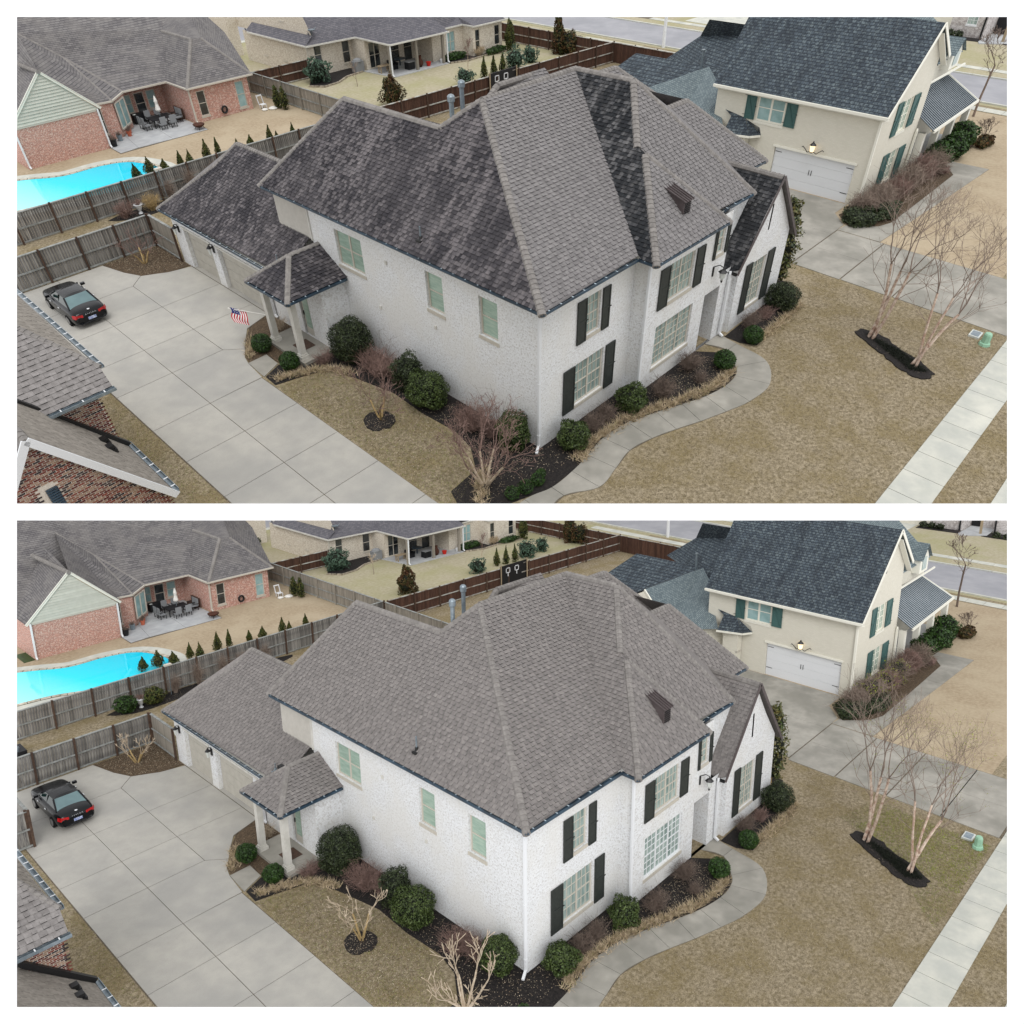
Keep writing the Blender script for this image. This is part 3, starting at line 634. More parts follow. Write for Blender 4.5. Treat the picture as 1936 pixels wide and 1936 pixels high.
# ---------------------------------------------------------------- one plot
def build(k):
    setTile(k); A = k == 'A'; M = MATS
    SH, ST, HV = M['shingle_' + k], M['stained_' + k], M['heavy_' + k]
    # ---- ground
    struct(G().box(-45, 110, -40, 31, -.8, 0), 'lawn', 'lawn')
    struct(G().box(-45, 17.65, 31, 120, -.8, .001), 'back_lawn', 'back_lawn')
    struct(G().box(17.65, 50.5, 31, 120, -.8, .002), 'rear_lawn', 'far_lawn')
    struct(G().box(23.55, 48.8, -7.6, 14, .001, .012), 'neighbour_lawn', 'back_lawn')
    struct(G().box(50.6, 110, -40, 120, -.8, .002), 'far_verge', 'far_lawn')
    # street with kerbs, pavements
    struct(G().box(51.3, 58.4, -60, 120, .002, .012), 'street', 'asphalt')
    kb = struct(G().poly([(51.1, -60, -.02), (51.1, 120, -.02), (51.3, 120, -.02), (51.3, -60, -.02)]), 'kerb', 'sidewalk_concrete')
    for i in range(-10, 60, 3):
        if kb: slab('kerb_stone', [(51.08, i), (51.3, i), (51.3, i + 3), (51.08, i + 3)], 0, .1, 'sidewalk_concrete', kb); slab('kerb_stone', [(58.4, i), (58.65, i), (58.65, i + 3), (58.4, i + 3)], 0, .1, 'sidewalk_concrete', kb)
    pv = struct(G().box(49.0, 50.0, -30, 33, -.01, .006), 'pavement_base', 'joint_dirt')
    for i in range(-8, 30): slab('concrete_slab', [(49.0, i * 1.25), (50.0, i * 1.25), (50.0, i * 1.25 + 1.25), (49.0, i * 1.25 + 1.25)], -.02, .03, 'sidewalk_concrete', pv)
    pv = struct(G().box(60.5, 61.4, -30, 50, -.01, .006), 'far_pavement_base', 'joint_dirt')
    for i in range(-8, 30): slab('concrete_slab', [(60.5, i * 1.25), (61.4, i * 1.25), (61.4, i * 1.25 + 1.25), (60.5, i * 1.25 + 1.25)], -.02, .03, 'sidewalk_concrete', pv)
    struct(G().box(62, 72, 24, 34, .003, .02), 'far_driveway', 'sidewalk_concrete')
    # side driveway of the cream house
    dw = struct(G().prism([(18.35, -9.4), (18.6, -3), (18.9, 0), (20, 12), (27.06, 12), (27.06, .5), (23.6, .5), (23.55, -9.4)], 0, .008), 'side_driveway', 'joint_dirt')
    xs = [18.5, 20.9, 23.5]
    for i, y in enumerate([-9.3, -7, -4.6, -2.2]):
        slab('concrete_slab', [(18.32 + .05 * i, y), (20.95, y), (20.95, y + 2.35), (18.4 + .05 * i, y + 2.35)], -.05, .03, 'path_concrete', dw, .006); slab('concrete_slab', [(20.95, y), (23.5, y), (23.5, y + 2.35), (20.95, y + 2.35)], -.05, .03, 'path_concrete', dw, .006)
    for c in ([(18.75, .2), (22.9, .2), (22.9, 5.5), (19.2, 5.5)], [(22.9, .2), (24.3, .2), (25.5, 1.2), (27.0, 1.2), (27.0, 5.5), (22.9, 5.5)], [(19.2, 5.5), (22.9, 5.5), (22.9, 11), (20, 11)], [(22.9, 5.5), (27, 5.5), (27, 11), (22.9, 11)]): slab('concrete_slab', c, -.05, .03, 'path_concrete', dw, .006)
    wk = struct(G().prism([(23.55, -2.0), (37.5, -2.75), (37.4, -.55), (36.6, -.6), (35.2, -1.5), (26.2, -1.5), (24.9, -.9), (24.3, .1), (23.6, .2)], 0, .02), 'garden_walk_base', 'joint_dirt')
    for P in ([(23.55, -2.0), (28, -2.25), (28, -1.52), (26.2, -1.5), (24.9, -.9), (24.3, .1), (23.55, .2)], [(28, -2.25), (32.5, -2.5), (32.5, -1.52), (28, -1.52)], [(32.5, -2.5), (37.5, -2.75), (37.4, -.55), (36.6, -.6), (35.2, -1.5), (32.5, -1.52)]): slab('concrete_slab', P, 0, .035, 'path_concrete', wk)
    # ---- driveway
    dv = struct(G().prism([(-8.85, -4), (-4.25, -4), (-4.22, 10.88), (-4.05, 12.07), (-3.9, 12.6), (-3.56, 13.13), (-2.7, 14.4), (-1.25, 14.9), (-1.25, 21.8), (-1.42, 21.77), (-3.49, 22.55), (-4.3, 25.2), (-14, 25.2), (-14, 22.9), (-8.85, 22.9)], 0, .006), 'driveway', 'joint_dirt')
    c0, c1, c2 = -8.82, -6.52, -4.25
    ys = [-3.6, -1.2, 1.2, 3.6, 5.89, 8.38, 10.81, 13.76, 16.18, 19.01]
    for a, b in zip(ys[:-1], ys[1:]):
        slab('concrete_slab', [(c0, a), (c1, a), (c1, b), (c0, b)], -.05, .03, 'concrete', dv)
        if a < 10.5 or a > 13: slab('concrete_slab', [(c1, a), (c2, a), (c2, b), (c1, b)], -.05, .03, 'concrete', dv)
    slab('concrete_slab', [(c1, 10.81), (-4.22, 10.83), (-4.05, 12.07), (-3.9, 12.6), (-3.56, 13.13), (c2, 13.76), (c1, 13.76)], -.05, .03, 'concrete', dv)
    slab('concrete_slab', [(c2, 13.76), (-3.56, 13.13), (-3.2, 13.7), (-2.6, 14.5), (-1.3, 14.9), (-1.3, 16.18), (c2, 16.18)], -.05, .03, 'concrete', dv)
    slab('concrete_slab', [(c2, 16.18), (-1.3, 16.18), (-1.3, 19.01), (c2, 19.01)], -.05, .03, 'concrete', dv)
    slab('concrete_slab', [(c2, 19.01), (-1.3, 19.01), (-1.3, 21.7), (-2.4, 22.0), (-3.5, 22.65), (c2, 21.92)], -.05, .03, 'concrete', dv)
    slab('concrete_slab', [(c0, 19.01), (c1, 19.01), (c1, 21.92), (c0, 21.92)], -.05, .03, 'concrete', dv); slab('concrete_slab', [(c1, 19.01), (c2, 19.01), (c2, 21.92), (c1, 21.92)], -.05, .03, 'concrete', dv)
    slab('concrete_slab', [(-11, 22.9), (c0, 22.9), (c0, 21.92), (c1, 21.92), (c1, 25.15), (-11, 25.15)], -.05, .03, 'concrete', dv, .006)
    slab('concrete_slab', [(c1, 21.92), (c2, 21.92), (-3.5, 22.65), (-3.9, 23.6), (-4.3, 25.15), (c1, 25.15)], -.05, .03, 'concrete', dv)
    # ---- front path and pavement
    Lp = [(-3.4, -.9), (-2.25, -1.3), (-1.23, -1.56), (-.17, -1.55), (.82, -1.42), (1.91, -1.24), (3.21, -1.36), (4.39, -1.76), (5.44, -2.18), (6.44, -2.54), (7.5, -2.74), (8.36, -2.67), (8.91, -2.38), (9.75, -1.53), (9.55, -.62)]
    Rp = [(-3.9, -1.5), (-2.5, -1.75), (-1.25, -2.09), (-.16, -2.68), (.95, -2.52), (2.0, -2.32), (3.05, -2.5), (4.06, -2.84), (5.03, -3.22), (6.14, -3.59), (7.27, -3.9), (8.76, -3.92), (10.1, -3.06), (10.43, -1.55), (10.6, -.62)]
    Lp[0], Rp[0] = (-4.6, -1.3), (-4.2, -2.4); Rp[1] = (-2.3, -2.2)
    fp = struct(G().prism(Lp + Rp[::-1], 0, .006), 'front_path', 'joint_dirt')
    def cr(P, i, t):
        a, b, c, d = [np.array(P[max(0, min(len(P) - 1, j))]) for j in (i - 1, i, i + 1, i + 2)]
        return tuple(.5 * (2 * b + (c - a) * t + (2 * a - 5 * b + 4 * c - d) * t * t + (3 * b - a - 3 * c + d) * t ** 3))
    for i in range(len(Lp) - 1):
        T_ = [j / 5 for j in range(6)]; q = [cr(Lp, i, t) for t in T_] + [cr(Rp, i, t) for t in T_[::-1]]
        slab('concrete_slab', q, -.05, .035, 'path_concrete', fp, .008)
    sx = [0.9, 2.2, 3.5, 4.8, 6.1, 7.35, 8.58, 9.75, 10.84, 12.1, 13.41, 14.67, 16.02, 17.3, 18.6, 19.9, 21.2, 22.5, 23.8, 25.2]
    sw = struct(G().box(.5, 26, -10.66, -9.4, 0, .006), 'pavement', 'joint_dirt')
    for a, b in zip(sx[:-1], sx[1:]): slab('concrete_slab', [(a, -10.69), (b, -10.69), (b, -9.4), (a, -9.4)], -.05, .035, 'sidewalk_concrete', sw)
    struct(G().box(-5, 30, -13.4, -12.0, 0, .03), 'kerb_strip', 'sidewalk_concrete')
    # ---- beds
    struct(G().prism([(-1.3, 21.85), (-2.4, 22.0), (-3.49, 22.6), (-3.9, 23.6), (-4.3, 25.15), (-1.3, 25.15)], 0, .03), 'corner_bed', 'leaf_litter')
    struct(G().prism([(-3.2, 11.0), (-3.2, 12.05), (-4.0, 12.1), (-3.88, 12.6), (-3.5, 13.1), (-3.1, 13.8), (-2.5, 14.5), (-1.25, 14.9), (-1.25, 12.0), (-2.6, 12.0), (-2.6, 11.0)], 0, .03), 'entry_bed', 'leaf_litter')
    struct(G().prism([(-4.15, 10.8), (-3.25, 11.2), (-3.2, 12.1), (-4.05, 12.1)], 0, .035), 'entry_walk', 'path_concrete')
    struct(G().prism([(-4.1, 10.75), (-3.3, 11.1), (-1.2, 10.2), (0, 10.2), (0, 0), (4.8, 0), (4.8, -.6), (8.8, -.6), (9.5, -1.5)] + Lp[12:1:-1] + [(-2.3, -1.2), (-3.2, -.9), (-3.9, 0), (-3.6, .7), (-2.3, .85), (-1.6, 1.8), (-1.35, 2.8), (-1.45, 4.5), (-1.35, 6.2), (-1.75, 8.2), (-2.15, 9.4), (-3.2, 9.75), (-4.15, 10.0)], 0, .025), 'planting_bed', 'mulch')
    struct(G().prism([(10.6, -.9), (10.6, -1.6), (10.9, -2.2), (11.8, -2.15), (13.2, -2.1), (15, -2.1), (15.3, -1.2), (16.6, -.6), (16.9, 1), (14.9, 1), (14.9, -.8)], 0, .025), 'gable_bed', 'mulch')
    struct(G().prism(ragged(smooth([(14.9, -4.75), (14.35, -4.85), (13.7, -6.1), (13.05, -7.1), (12.9, -7.8), (13.4, -8.2), (14.0, -7.6), (14.4, -6.6), (14.95, -5.6)], 4), .16, .05), 0, .05), 'birch_bed', 'mulch')
    struct(G().prism(ragged([(-2.8 + .55 * math.cos(i * math.pi / 8), 5.28 + .6 * math.sin(i * math.pi / 8)) for i in range(16)], .12, .03), 0, .04), 'tree_ring', 'mulch')
    struct(G().prism([(25.4, .95), (24.25, -.1), (25.3, -1.2), (26.2, -1.5), (35.2, -1.5), (36.5, -.6), (40.6, -.7), (42.6, -.6), (42.4, .6), (33.8, .7), (27.06, .7)], 0, .04), 'hedge_bed', 'leaf_litter')
    struct(G().prism(smooth([(-.9, 29.6), (.5, 29.3), (4, 29.6), (9, 29.8), (9, 30.6), (-.9, 30.6)], 3), 0, .02), 'fence_bed', 'mulch')
    # ---- pool garden
    pool = smooth([(-2.84, 35.3), (-1, 34.5), (1.5, 33.8), (3.2, 34.2), (4.1, 35.4), (4.05, 36.7), (3.3, 38.4), (1.64, 39.05), (-.6, 39.1), (-2.4, 40.2), (-4.5, 41.2), (-7, 41), (-8, 38.5), (-6, 36)], 5)
    n_ = len(pool); nor = []
    for i in range(n_):
        a, b = np.array(pool[i - 1]), np.array(pool[(i + 1) % n_]); d = b - a; nn = np.array([-d[1], d[0]]); nn /= np.linalg.norm(nn)
        nor.append(nn)
    ar = sum(pool[i][0] * pool[(i + 1) % n_][1] - pool[(i + 1) % n_][0] * pool[i][1] for i in range(n_)); sg = -1 if ar > 0 else 1
    o1 = [tuple(np.array(p) + sg * n * .3) for p, n in zip(pool, nor)]; o2 = [tuple(np.array(p) + sg * n * 1.05) for p, n in zip(pool, nor)]
    struct(G().prism(o2, 0, .03), 'pool_deck', 'sidewalk_concrete')
    cp = struct(G().prism(o1, .0, .05), 'pool_coping', 'joint_dirt')
    for i in range(0, n_):
        j = (i + 1) % n_
        slab('coping_stone', [pool[i], pool[j], o1[j], o1[i]], .03, .075, 'coping', cp, .02)
    wat = struct(G().prism(pool, .0, .056), 'pool_water', 'pool_water')
    struct(G().prism([(3.75, 40.4), (10.35, 40.5), (10.4, 47), (7, 46.6), (5.4, 43.7), (4.2, 43.5), (3.8, 42)], 0, .01), 'patio', 'joint_dirt')
    pt = WBn('patio')
    for P in ([(3.8, 40.45), (5.1, 40.6), (5.6, 43.6), (4.2, 43.4), (3.8, 42)], [(5.1, 40.6), (7.6, 40.5), (7.9, 43.5), (5.6, 43.6)], [(7.6, 40.5), (10.3, 40.5), (10.35, 43.5), (7.9, 43.5)], [(5.6, 43.6), (10.35, 43.5), (10.35, 46.9), (7, 46.6)]): slab('concrete_slab', P, 0, .04, 'patio', pt)
    main_house(k, A, SH, ST, HV)
    near_house(k, A)
    cream_house(k, A)
    pool_house(k, A)
    rear_house(k, A)
    far_house(k, A)
    fences(k, A)
    car(k, A)
    plants(k, A)
    clutter(k, A)
def WBn(n):
    c = [o for o in SC.collection.objects if o.name.split('.')[0] == n]; return c[-1] if c else None
def main_house(k, A, SH, ST, HV):
    M = MATS
    H = thing('white_brick_house', 'large white painted brick house under a ' + ('roof streaked with dark stains' if A else 'clean even brownish grey roof'), 'house', (5, 5, 0))
    # walls
    g = G()
    w1, w2, w3 = (8.77, 10.38, 3.62, 5.12), (4.4, 5.25, 3.62, 5.15), (1.84, 2.67, 3.62, 5.15)
    wall(g, 'x', 0, -1, 0, 12.0, 0, 5.86, [w1, w2, w3])
    fw1, fw2 = (2.25, 2.98, 3.62, 5.15), (1.78, 3.34, .9, 2.68)
    wall(g, 'y', 0, -1, 0, 4.8, 0, 5.86, [fw1, fw2])
    g.poly([(4.8, 0, 0), (4.8, -.6, 0), (4.8, -.6, 5.86), (4.8, 0, 5.86)])
    sw1, sw2, sw3, arch = (6.1, 7.66, 3.5, 5.05), (5.6, 8.03, .82, 2.66), (9.12, 9.68, 4.2, 5.4), (8.85, 9.95, 0, 2.62)
    wall(g, 'y', -.6, -1, 4.8, 9.98, 0, 5.86, [sw1, sw2, sw3, arch], .12)
    wall(g, 'y', -.6, -1, 9.98, 10.95, 0, 3.2)
    wall(g, 'y', -.05, -1, 9.98, 12.3, 2.9, 5.86); g.poly([(9.98, -.6, 3), (9.98, -.05, 3), (9.98, -.05, 5.86), (9.98, -.6, 5.86)])
    wall(g, 'y', 1.2, -1, 12.3, 15.1, 2.5, 5.85); g.poly([(15.1, 1.2, 0), (15.1, 9, 0), (15.1, 9, 5.85), (15.1, 1.2, 5.85)])
    # arch head, passage and far piers
    f = at('y', -.6, -1); n = 8
    for i in range(n):
        a0, a1 = math.pi * i / n, math.pi * (i + 1) / n; p0 = (9.4 - .55 * math.cos(a0), 2.62 + .3 * math.sin(a0)); p1 = (9.4 - .55 * math.cos(a1), 2.62 + .3 * math.sin(a1))
        g.poly([f(p0[0], p0[1], .001), f(p1[0], p1[1], .001), f(p1[0], 2.96, .001), f(p0[0], 2.96, .001)])
    g.poly([(8.85, -.6, 0), (8.85, 1.6, 0), (8.85, 1.6, 2.9), (8.85, -.6, 2.9)]); g.poly([(9.95, -.48, 0), (9.95, .1, 0), (9.95, .1, 2.9), (9.95, -.48, 2.9)])
    g.poly([(8.85, 1.6, 0), (12, 1.6, 0), (12, 1.6, 2.9), (8.85, 1.6, 2.9)]); g.poly([(8.85, -.6, 2.9), (12, -.6, 2.9), (12, 1.6, 2.9), (8.85, 1.6, 2.9)])
    g.poly([(10.95, -.6, 0), (10.95, -.8, 0), (10.95, -.8, 3.3), (10.95, -.6, 3.3)])
    # gable front
    gw = (12.06, 13.22, .72, 2.85); slot = (12.78, 12.9, 4.05, 5.17); wall(g, 'y', -.8, -1, 10.95, 14.9, 0, 3.35, [gw])
    zt = lambda x: 3.03 + 1.44 * min(x - 10.6, 15.2 - x) - .08
    for a, b in ((10.95, 11.9), (11.9, 12.78)): g.poly([(a, -.8, 3.35), (b, -.8, 3.35), (b, -.8, zt(b)), (a, -.8, max(3.35, zt(a)))])
    g.poly([(12.78, -.8, 3.35), (12.9, -.8, 3.35), (12.9, -.8, 4.05), (12.78, -.8, 4.05)]); g.poly([(12.78, -.8, 5.17), (12.9, -.8, 5.17), (12.9, -.8, zt(12.9)), (12.78, -.8, zt(12.78))])
    for a, b in ((12.9, 13.9), (13.9, 14.9)): g.poly([(a, -.8, 3.35), (b, -.8, 3.35), (b, -.8, max(3.35, zt(b))), (a, -.8, zt(a))])
    g.poly([(14.9, -.8, 0), (14.9, 2, 0), (14.9, 2, 3.3), (14.9, -.8, 3.3)])
    # entry block and garage shell
    wall(g, 'y', 10.25, -1, -1.2, 0, 0, 3.05); g.box(.0, 6, 14.3, 14.34, 0, 5.86); g.box(6, 15, 9.3, 9.34, 0, 5.86)
    door = (11.4, 12.1, .15, 2.35); wall(g, 'x', -1.2, -1, 10.25, 15.1, 0, 3.05, [door], .1)
    gd1, gd2 = (18.95, 21.45, 0, 2.15), (14.6, 18.35, 0, 2.15)
    wall(g, 'x', -1.25, -1, 14.2, 22.45, 0, 2.86, [gd1, gd2], .22); g.poly([(-1.25, 22.45, 0), (5, 22.45, 0), (5, 22.45, 2.86), (-1.25, 22.45, 2.86)])
    g.mk('wall', M['white_brick'], H); G().box(-1.27, -1.0, 14.5, 21.5, -.02, .028).mk('threshold', M['concrete'], H)
    G().box(12.78, 12.9, -.72, -.7, 4.05, 5.17).mk('gable_vent', M['iron'], H)
    # faint moss line low on the front walls is left to the brick; siding on the upper rear
    s = G()
    for i in range(10): z = 4.15 + i * .17; s.add([(-.012, 12.0, z), (-.012, 14.3, z), (-.03, 14.3, z), (-.03, 12.0, z), (-.012, 12.0, z + .17), (-.012, 14.3, z + .17)], [(0, 1, 2, 3), (3, 2, 5, 4)])
    s.mk('siding', M['tan_siding'], H); g2 = G().box(-.05, .0, 11.97, 12.04, 4.1, 5.86); g2.mk('corner_board', M['white_trim'], H)
    for ww, u in ((w1, 2), (w2, 1), (w3, 1)): window(H, 'x', 0, -1, *ww, units=u, cols=1, rows=2, pm='blind_pane', depth=.14)
    window(H, 'y', 0, -1, *fw1, units=1, cols=3, rows=4, pm='curtain_pane'); window(H, 'y', 0, -1, *fw2, units=2, cols=3, rows=4, pm='curtain_pane')
    window(H, 'y', -.6, -1, *sw1, units=2, cols=3, rows=4, pm='curtain_pane'); window(H, 'y', -.6, -1, *sw2, units=3, cols=3, rows=6, pm='curtain_pane', fm='window_frame' if A else 'bright_trim', label=None if A else 'triple window with bright white frame')
    window(H, 'y', -.6, -1, *sw3, units=1, cols=2, rows=4, pm='curtain_pane'); window(H, 'y', -.8, -1, *gw, units=2, cols=3, rows=6, pm='curtain_pane')
    for c in ((1.74, 2.21, 3.5, 5.16), (1.13, 1.72, .83, 2.7)): shutter(H, 'y', 0, -1, *c, hside=-1)
    for c in ((3.05, 3.45, 3.5, 5.16), (3.42, 3.95, .78, 2.7)): shutter(H, 'y', 0, -1, *c, hside=-1)
    for c in ((5.47, 6.05, 3.42, 5.05), (7.74, 8.27, 3.44, 5.05), (8.93, 9.08, 4.1, 5.4), (9.74, 9.93, 4.15, 5.42)): shutter(H, 'y', -.6, -1, *c, hside=-1)
    for c in ((11.52, 12.0, .65, 2.95), (13.3, 13.85, .62, 2.95)): shutter(H, 'y', -.8, -1, *c, hside=-1)
    # garage doors of stacked panels
    for (a, b, c, d) in (gd1, gd2):
        t = bpy.data.objects.new('garage_door', None); link(t, toW(zmap([(-1.25, (a + b) / 2, 1)]))[0], H)
        for i in range(4):
            q = G().box(-1.06, -1.03, a + .02, b - .02, c + i * (d - c) / 4 + .008, c + (i + 1) * (d - c) / 4 - .008)
            q.mk('door_panel', M['garage_paint'], t)
        G().box(-1.30, -1.26, a - .08, b + .08, d, d + .09).mk('door_trim', M['white_trim'], t)
    for y in (18.65, 21.9):
        l = bpy.data.objects.new('wall_lamp', None); link(l, toW(zmap([(-1.4, y, 2.0)]))[0], H)
        G().box(-1.3, -1.26, y - .07, y + .07, 1.8, 2.15).tube((-1.28, y, 2.2), (-1.45, y, 2.26), .02).mk('bracket', M['iron'], l)
        G().lathe((-1.45, y, 1.75), [(.05, 0), (.1, .32)], 6).mk('lamp_glass', M['lamp_glass'], l); G().lathe((-1.45, y, 2.08), [(.14, 0), (.03, .13), (.01, .18)], 6).mk('lamp_cap', M['iron'], l)
    # front door of the side entry
    d = bpy.data.objects.new('door', None); link(d, toW(zmap([(-1.15, 11.75, 1)]))[0], H)
    G().box(-1.12, -1.08, 11.45, 12.05, .16, 2.32).mk('door_leaf', M['garage_paint'], d); G().poly([(-1.13, 11.55, .55), (-1.13, 11.95, .55), (-1.13, 11.95, 2.2), (-1.13, 11.55, 2.2)]).mk('pane', M['blind_pane'], d)
    G().box(-1.16, -1.12, 11.98, 12.02, 1.1, 1.3).mk('handle', M['iron'], d)
    # portico
    pc = bpy.data.objects.new('portico', None); link(pc, toW(zmap([(-2, 11.4, 0)]))[0], H)
    G().box(-2.62, -1.2, 10.2, 12.95, 0, .16).mk('porch_floor', M['path_concrete'], pc)
    for y in (12.55, 10.6):
        G().box(-2.56, -2.2, y - .18, y + .18, .16, .3).box(-2.53, -2.23, y - .15, y + .15, .3, .38).box(-2.5, -2.26, y - .12, y + .12, .38, 2.9).box(-2.54, -2.22, y - .16, y + .16, 2.78, 2.9).mk('column', M['white_trim'], pc)
    G().box(-2.62, -2.14, 10.2, 12.85, 2.9, 3.08).box(-2.62, 0, 10.2, 10.4, 2.9, 3.08).mk('beam', M['white_trim'], pc)
    RF = bpy.data.objects.new('roof', None); link(RF, toW(zmap([(3, 5, 8)]))[0], H)
    # ---- roof planes
    zL = lambda x: 5.9 + 1.05 * (x + .35)
    E0, E1, P1, V1, P2, P3 = (-.35, -.35, 5.9), (-.35, 14.65, 5.9), (2.89, 12.5, zL(2.89)), (2.9, 7.1, zL(2.9)), (3.86, 6.0, zL(3.86)), (8.7, 5.95, 10.41)
    D = lambda x: 5.9 + 1.05 * (x - 4.4)
    E2, E3, Q1, Qi, P4 = (4.4, -.35, 5.9), (4.4, -1.06, 5.9), (6.92, 1.42, 8.54), (7.03, 1.83, D(7.03)), (8.71, 3.36, 10.42)
    faces = [
     ([E0, E1, P1, V1, P2], ST, 0, .115), ([E0, E2, P3, P2], SH, 300, .115), ([E2, E3, Q1, Qi, P4, P3], HV, 0, .115),
     ([Q1, E3, (8.95, -1.06, 5.9)], SH, 0, .115), ([P4, Qi, (9.15, -.38, 5.9), (11.85, -.38, 5.9)], SH, 0, .115),
     ([(9.9, .95, 5.9), (15.25, .95, 5.9), (12.73, 3.57, 8.66), (9.9, 3.57, 8.66)], SH, 0, .115),
     ([(8, 6.51, 9.66), (11.97, 6.51, 9.66), (14.6, 3.9, 7.05), (8, 3.9, 7.05)], SH, 0, .13),
     ([(5.9, 8.2, 8.9), (6.9, 8.2, 9.75), (9.5, 8.2, 9.75), (9.5, 7.0, 8.9), (5.9, 7.0, 8.1)], SH, 0, .13),
     ([(-1.58, 22.78, 2.9), (-1.58, 12.2, 2.9), (0, 12.2, 4.164), (0, 14.4, 4.164), (2, 14.4, 5.76), (2, 20.25, 5.76), (.9, 20.6, 4.88)], ST, 0, .115),
     ([(12.9, -.95, 6.42), (12.9, 1.55, 6.42), (12.1, .2, 5.26), (11.4, -.05, 4.25), (10.55, -.1, 3.03), (10.55, -.95, 3.03)], HV if A else SH, 0, .115),
     ([(-2.8, 10.05, 3.12), (0, 10.05, 3.12), (0, 11.65, 4.1), (-1.4, 11.65, 4.1)], ST, 0, .115), ([(-2.85, 12.85, 3.12), (-2.8, 10.05, 3.12), (-1.4, 11.65, 4.1)], ST, 0, .115)]
    for P, m, npar, e in faces:
        shingles(P, m, RF, nparts=npar)
    # slopes turned away from the lens
    for P in ([P1, V1, (6.2, 7.1, 5.9), (6.2, 14.65, 5.9)], [E1, P1, (6.2, 14.65, 5.9)], [V1, P2, P3, (8.7, 9.7, 6.5), (3.3, 9.7, 6.9)], [P3, P4, (11.85, -.38, 5.9), (15.2, 3, 5.9), (15.2, 9.6, 5.9), (8.7, 9.6, 6.6)],
              [Q1, Qi, (9.15, -.38, 5.9), (8.95, -1.06, 5.9)], [(15.25, .95, 5.9), (12.73, 3.57, 8.66), (12.8, 6, 8.66), (15.25, 9, 5.9)], [(-1.58, 22.78, 2.9), (.9, 20.6, 4.88), (2, 20.25, 5.76), (5.6, 22.78, 2.9)], [(2, 14.4, 5.76), (2, 20.25, 5.76), (5.6, 22.78, 2.9), (5.6, 14.4, 2.9)],
              [(12.9, -.95, 6.42), (12.9, 1.55, 6.42), (15.3, 1.4, 3.0), (15.3, -.95, 3.0)], [(-2.85, 12.85, 3.12), (-1.4, 11.65, 4.1), (0, 11.65, 4.1), (0, 12.85, 3.12)]): deck(P, SH, RF)
    cm = M['cap_shingle']
    caps([(E0, P2), (E1, P1), (P1, V1), (V1, P2), (P2, P3), (P3, P4), (P4, (11.85, -.38, 5.9)), (E3, Q1), (Q1, (8.95, -1.06, 5.9)), (Qi, P4), ((12.73, 3.57, 8.66), (15.25, .95, 5.9)), ((11.2, 3.57, 8.66), (12.73, 3.57, 8.66)), ((9, 6.51, 9.66), (11.97, 6.51, 9.66)), ((11.97, 6.51, 9.66), (14.6, 3.9, 7.05)), ((5.9, 8.2, 8.9), (6.9, 8.2, 9.75)), ((6.9, 8.2, 9.75), (9.5, 8.2, 9.75))], cm, RF)
    caps([((2, 14.5, 5.76), (2, 20.25, 5.76)), ((2, 20.25, 5.76), (.9, 20.6, 4.88)), ((.9, 20.6, 4.88), (-1.58, 22.78, 2.9)), ((12.9, -.93, 6.42), (12.9, 1.55, 6.42)), ((0, 11.65, 4.1), (-1.4, 11.65, 4.1)), ((-1.4, 11.65, 4.1), (-2.8, 10.05, 3.12)), ((-1.4, 11.65, 4.1), (-2.85, 12.85, 3.12))], cm, RF)
    # eaves: soffit, gutter, rakes
    s = G(); s.poly([(-.35, -.35, 5.83), (4.4, -.35, 5.83), (4.4, 0, 5.83), (-.35, 0, 5.83)]); s.poly([(-.35, -.35, 5.829), (0, -.35, 5.829), (0, 14.65, 5.829), (-.35, 14.65, 5.829)]); s.poly([(4.4, -1.06, 5.83), (9, -1.06, 5.83), (9, -.6, 5.83), (4.4, -.6, 5.83)]); s.poly([(9, -.38, 5.83), (11.8, -.38, 5.83), (11.8, 0, 5.83), (9, 0, 5.83)]); s.poly([(-1.58, 12.2, 2.84), (-1.25, 12.2, 2.84), (-1.25, 22.7, 2.84), (-1.58, 22.7, 2.84)])
    s.mk('soffit', M['white_trim'], H)
    gutter([E1, E0, E2], H); gutter([E2, E3, (8.95, -1.06, 5.9)], H); gutter([(9.6, -.38, 5.9), (11.85, -.38, 5.9)], H); gutter([(13.9, .95, 5.9), (15.3, .95, 5.9)], H)
    gutter([(-1.6, 22.8, 2.9), (-1.6, 12.6, 2.9)], H); gutter([(-2.88, 12.85, 3.12), (-2.83, 10.02, 3.12), (-.05, 10.02, 3.12)], H); gutter([(10.5, -.1, 3.03), (10.5, -.95, 3.03)], H, tick=None, m='iron')
    G().bar((12.9, -.99, 6.4), (10.5, -.99, 2.97), .03, .14).bar((12.9, -.99, 6.4), (15.28, -.99, 2.99), .03, .14).mk('rake_board', M['dormer_metal'], H)
    downspout(-.07, .0, .05, 5.7, H, foot=(-.3, -.15)); downspout(4.7, -.67, .05, 5.7, H); downspout(10.45, -.7, .05, 2.95, H); downspout(-1.3, 14.3, .1, 2.8, H); 
    # roof dormer vent of standing seam metal
    dv = bpy.data.objects.new('dormer_vent', None); y0, y1 = -.35, .45; zf = 5.9 + 1.07 * (y0 + 1.06)
    link(dv, toW(zmap([(7.2, 0, 7)]))[0], H); x0, x1 = 6.83, 7.27; zt_ = zf + .55
    yb = (zt_ + .3 - 5.9) / 1.07 - 1.06
    G().poly([(x0, y0, zf), (x1, y0, zf), (x1, y0, zt_), (x0, y0, zt_)]).poly([(x0, y0, zf), (x0, y0, zt_), (x0, yb, zt_ + .3)]).poly([(x1, y0, zf), (x1, y0, zt_), (x1, yb, zt_ + .3)]).mk('dormer_cheek', M['dormer_metal'], dv)
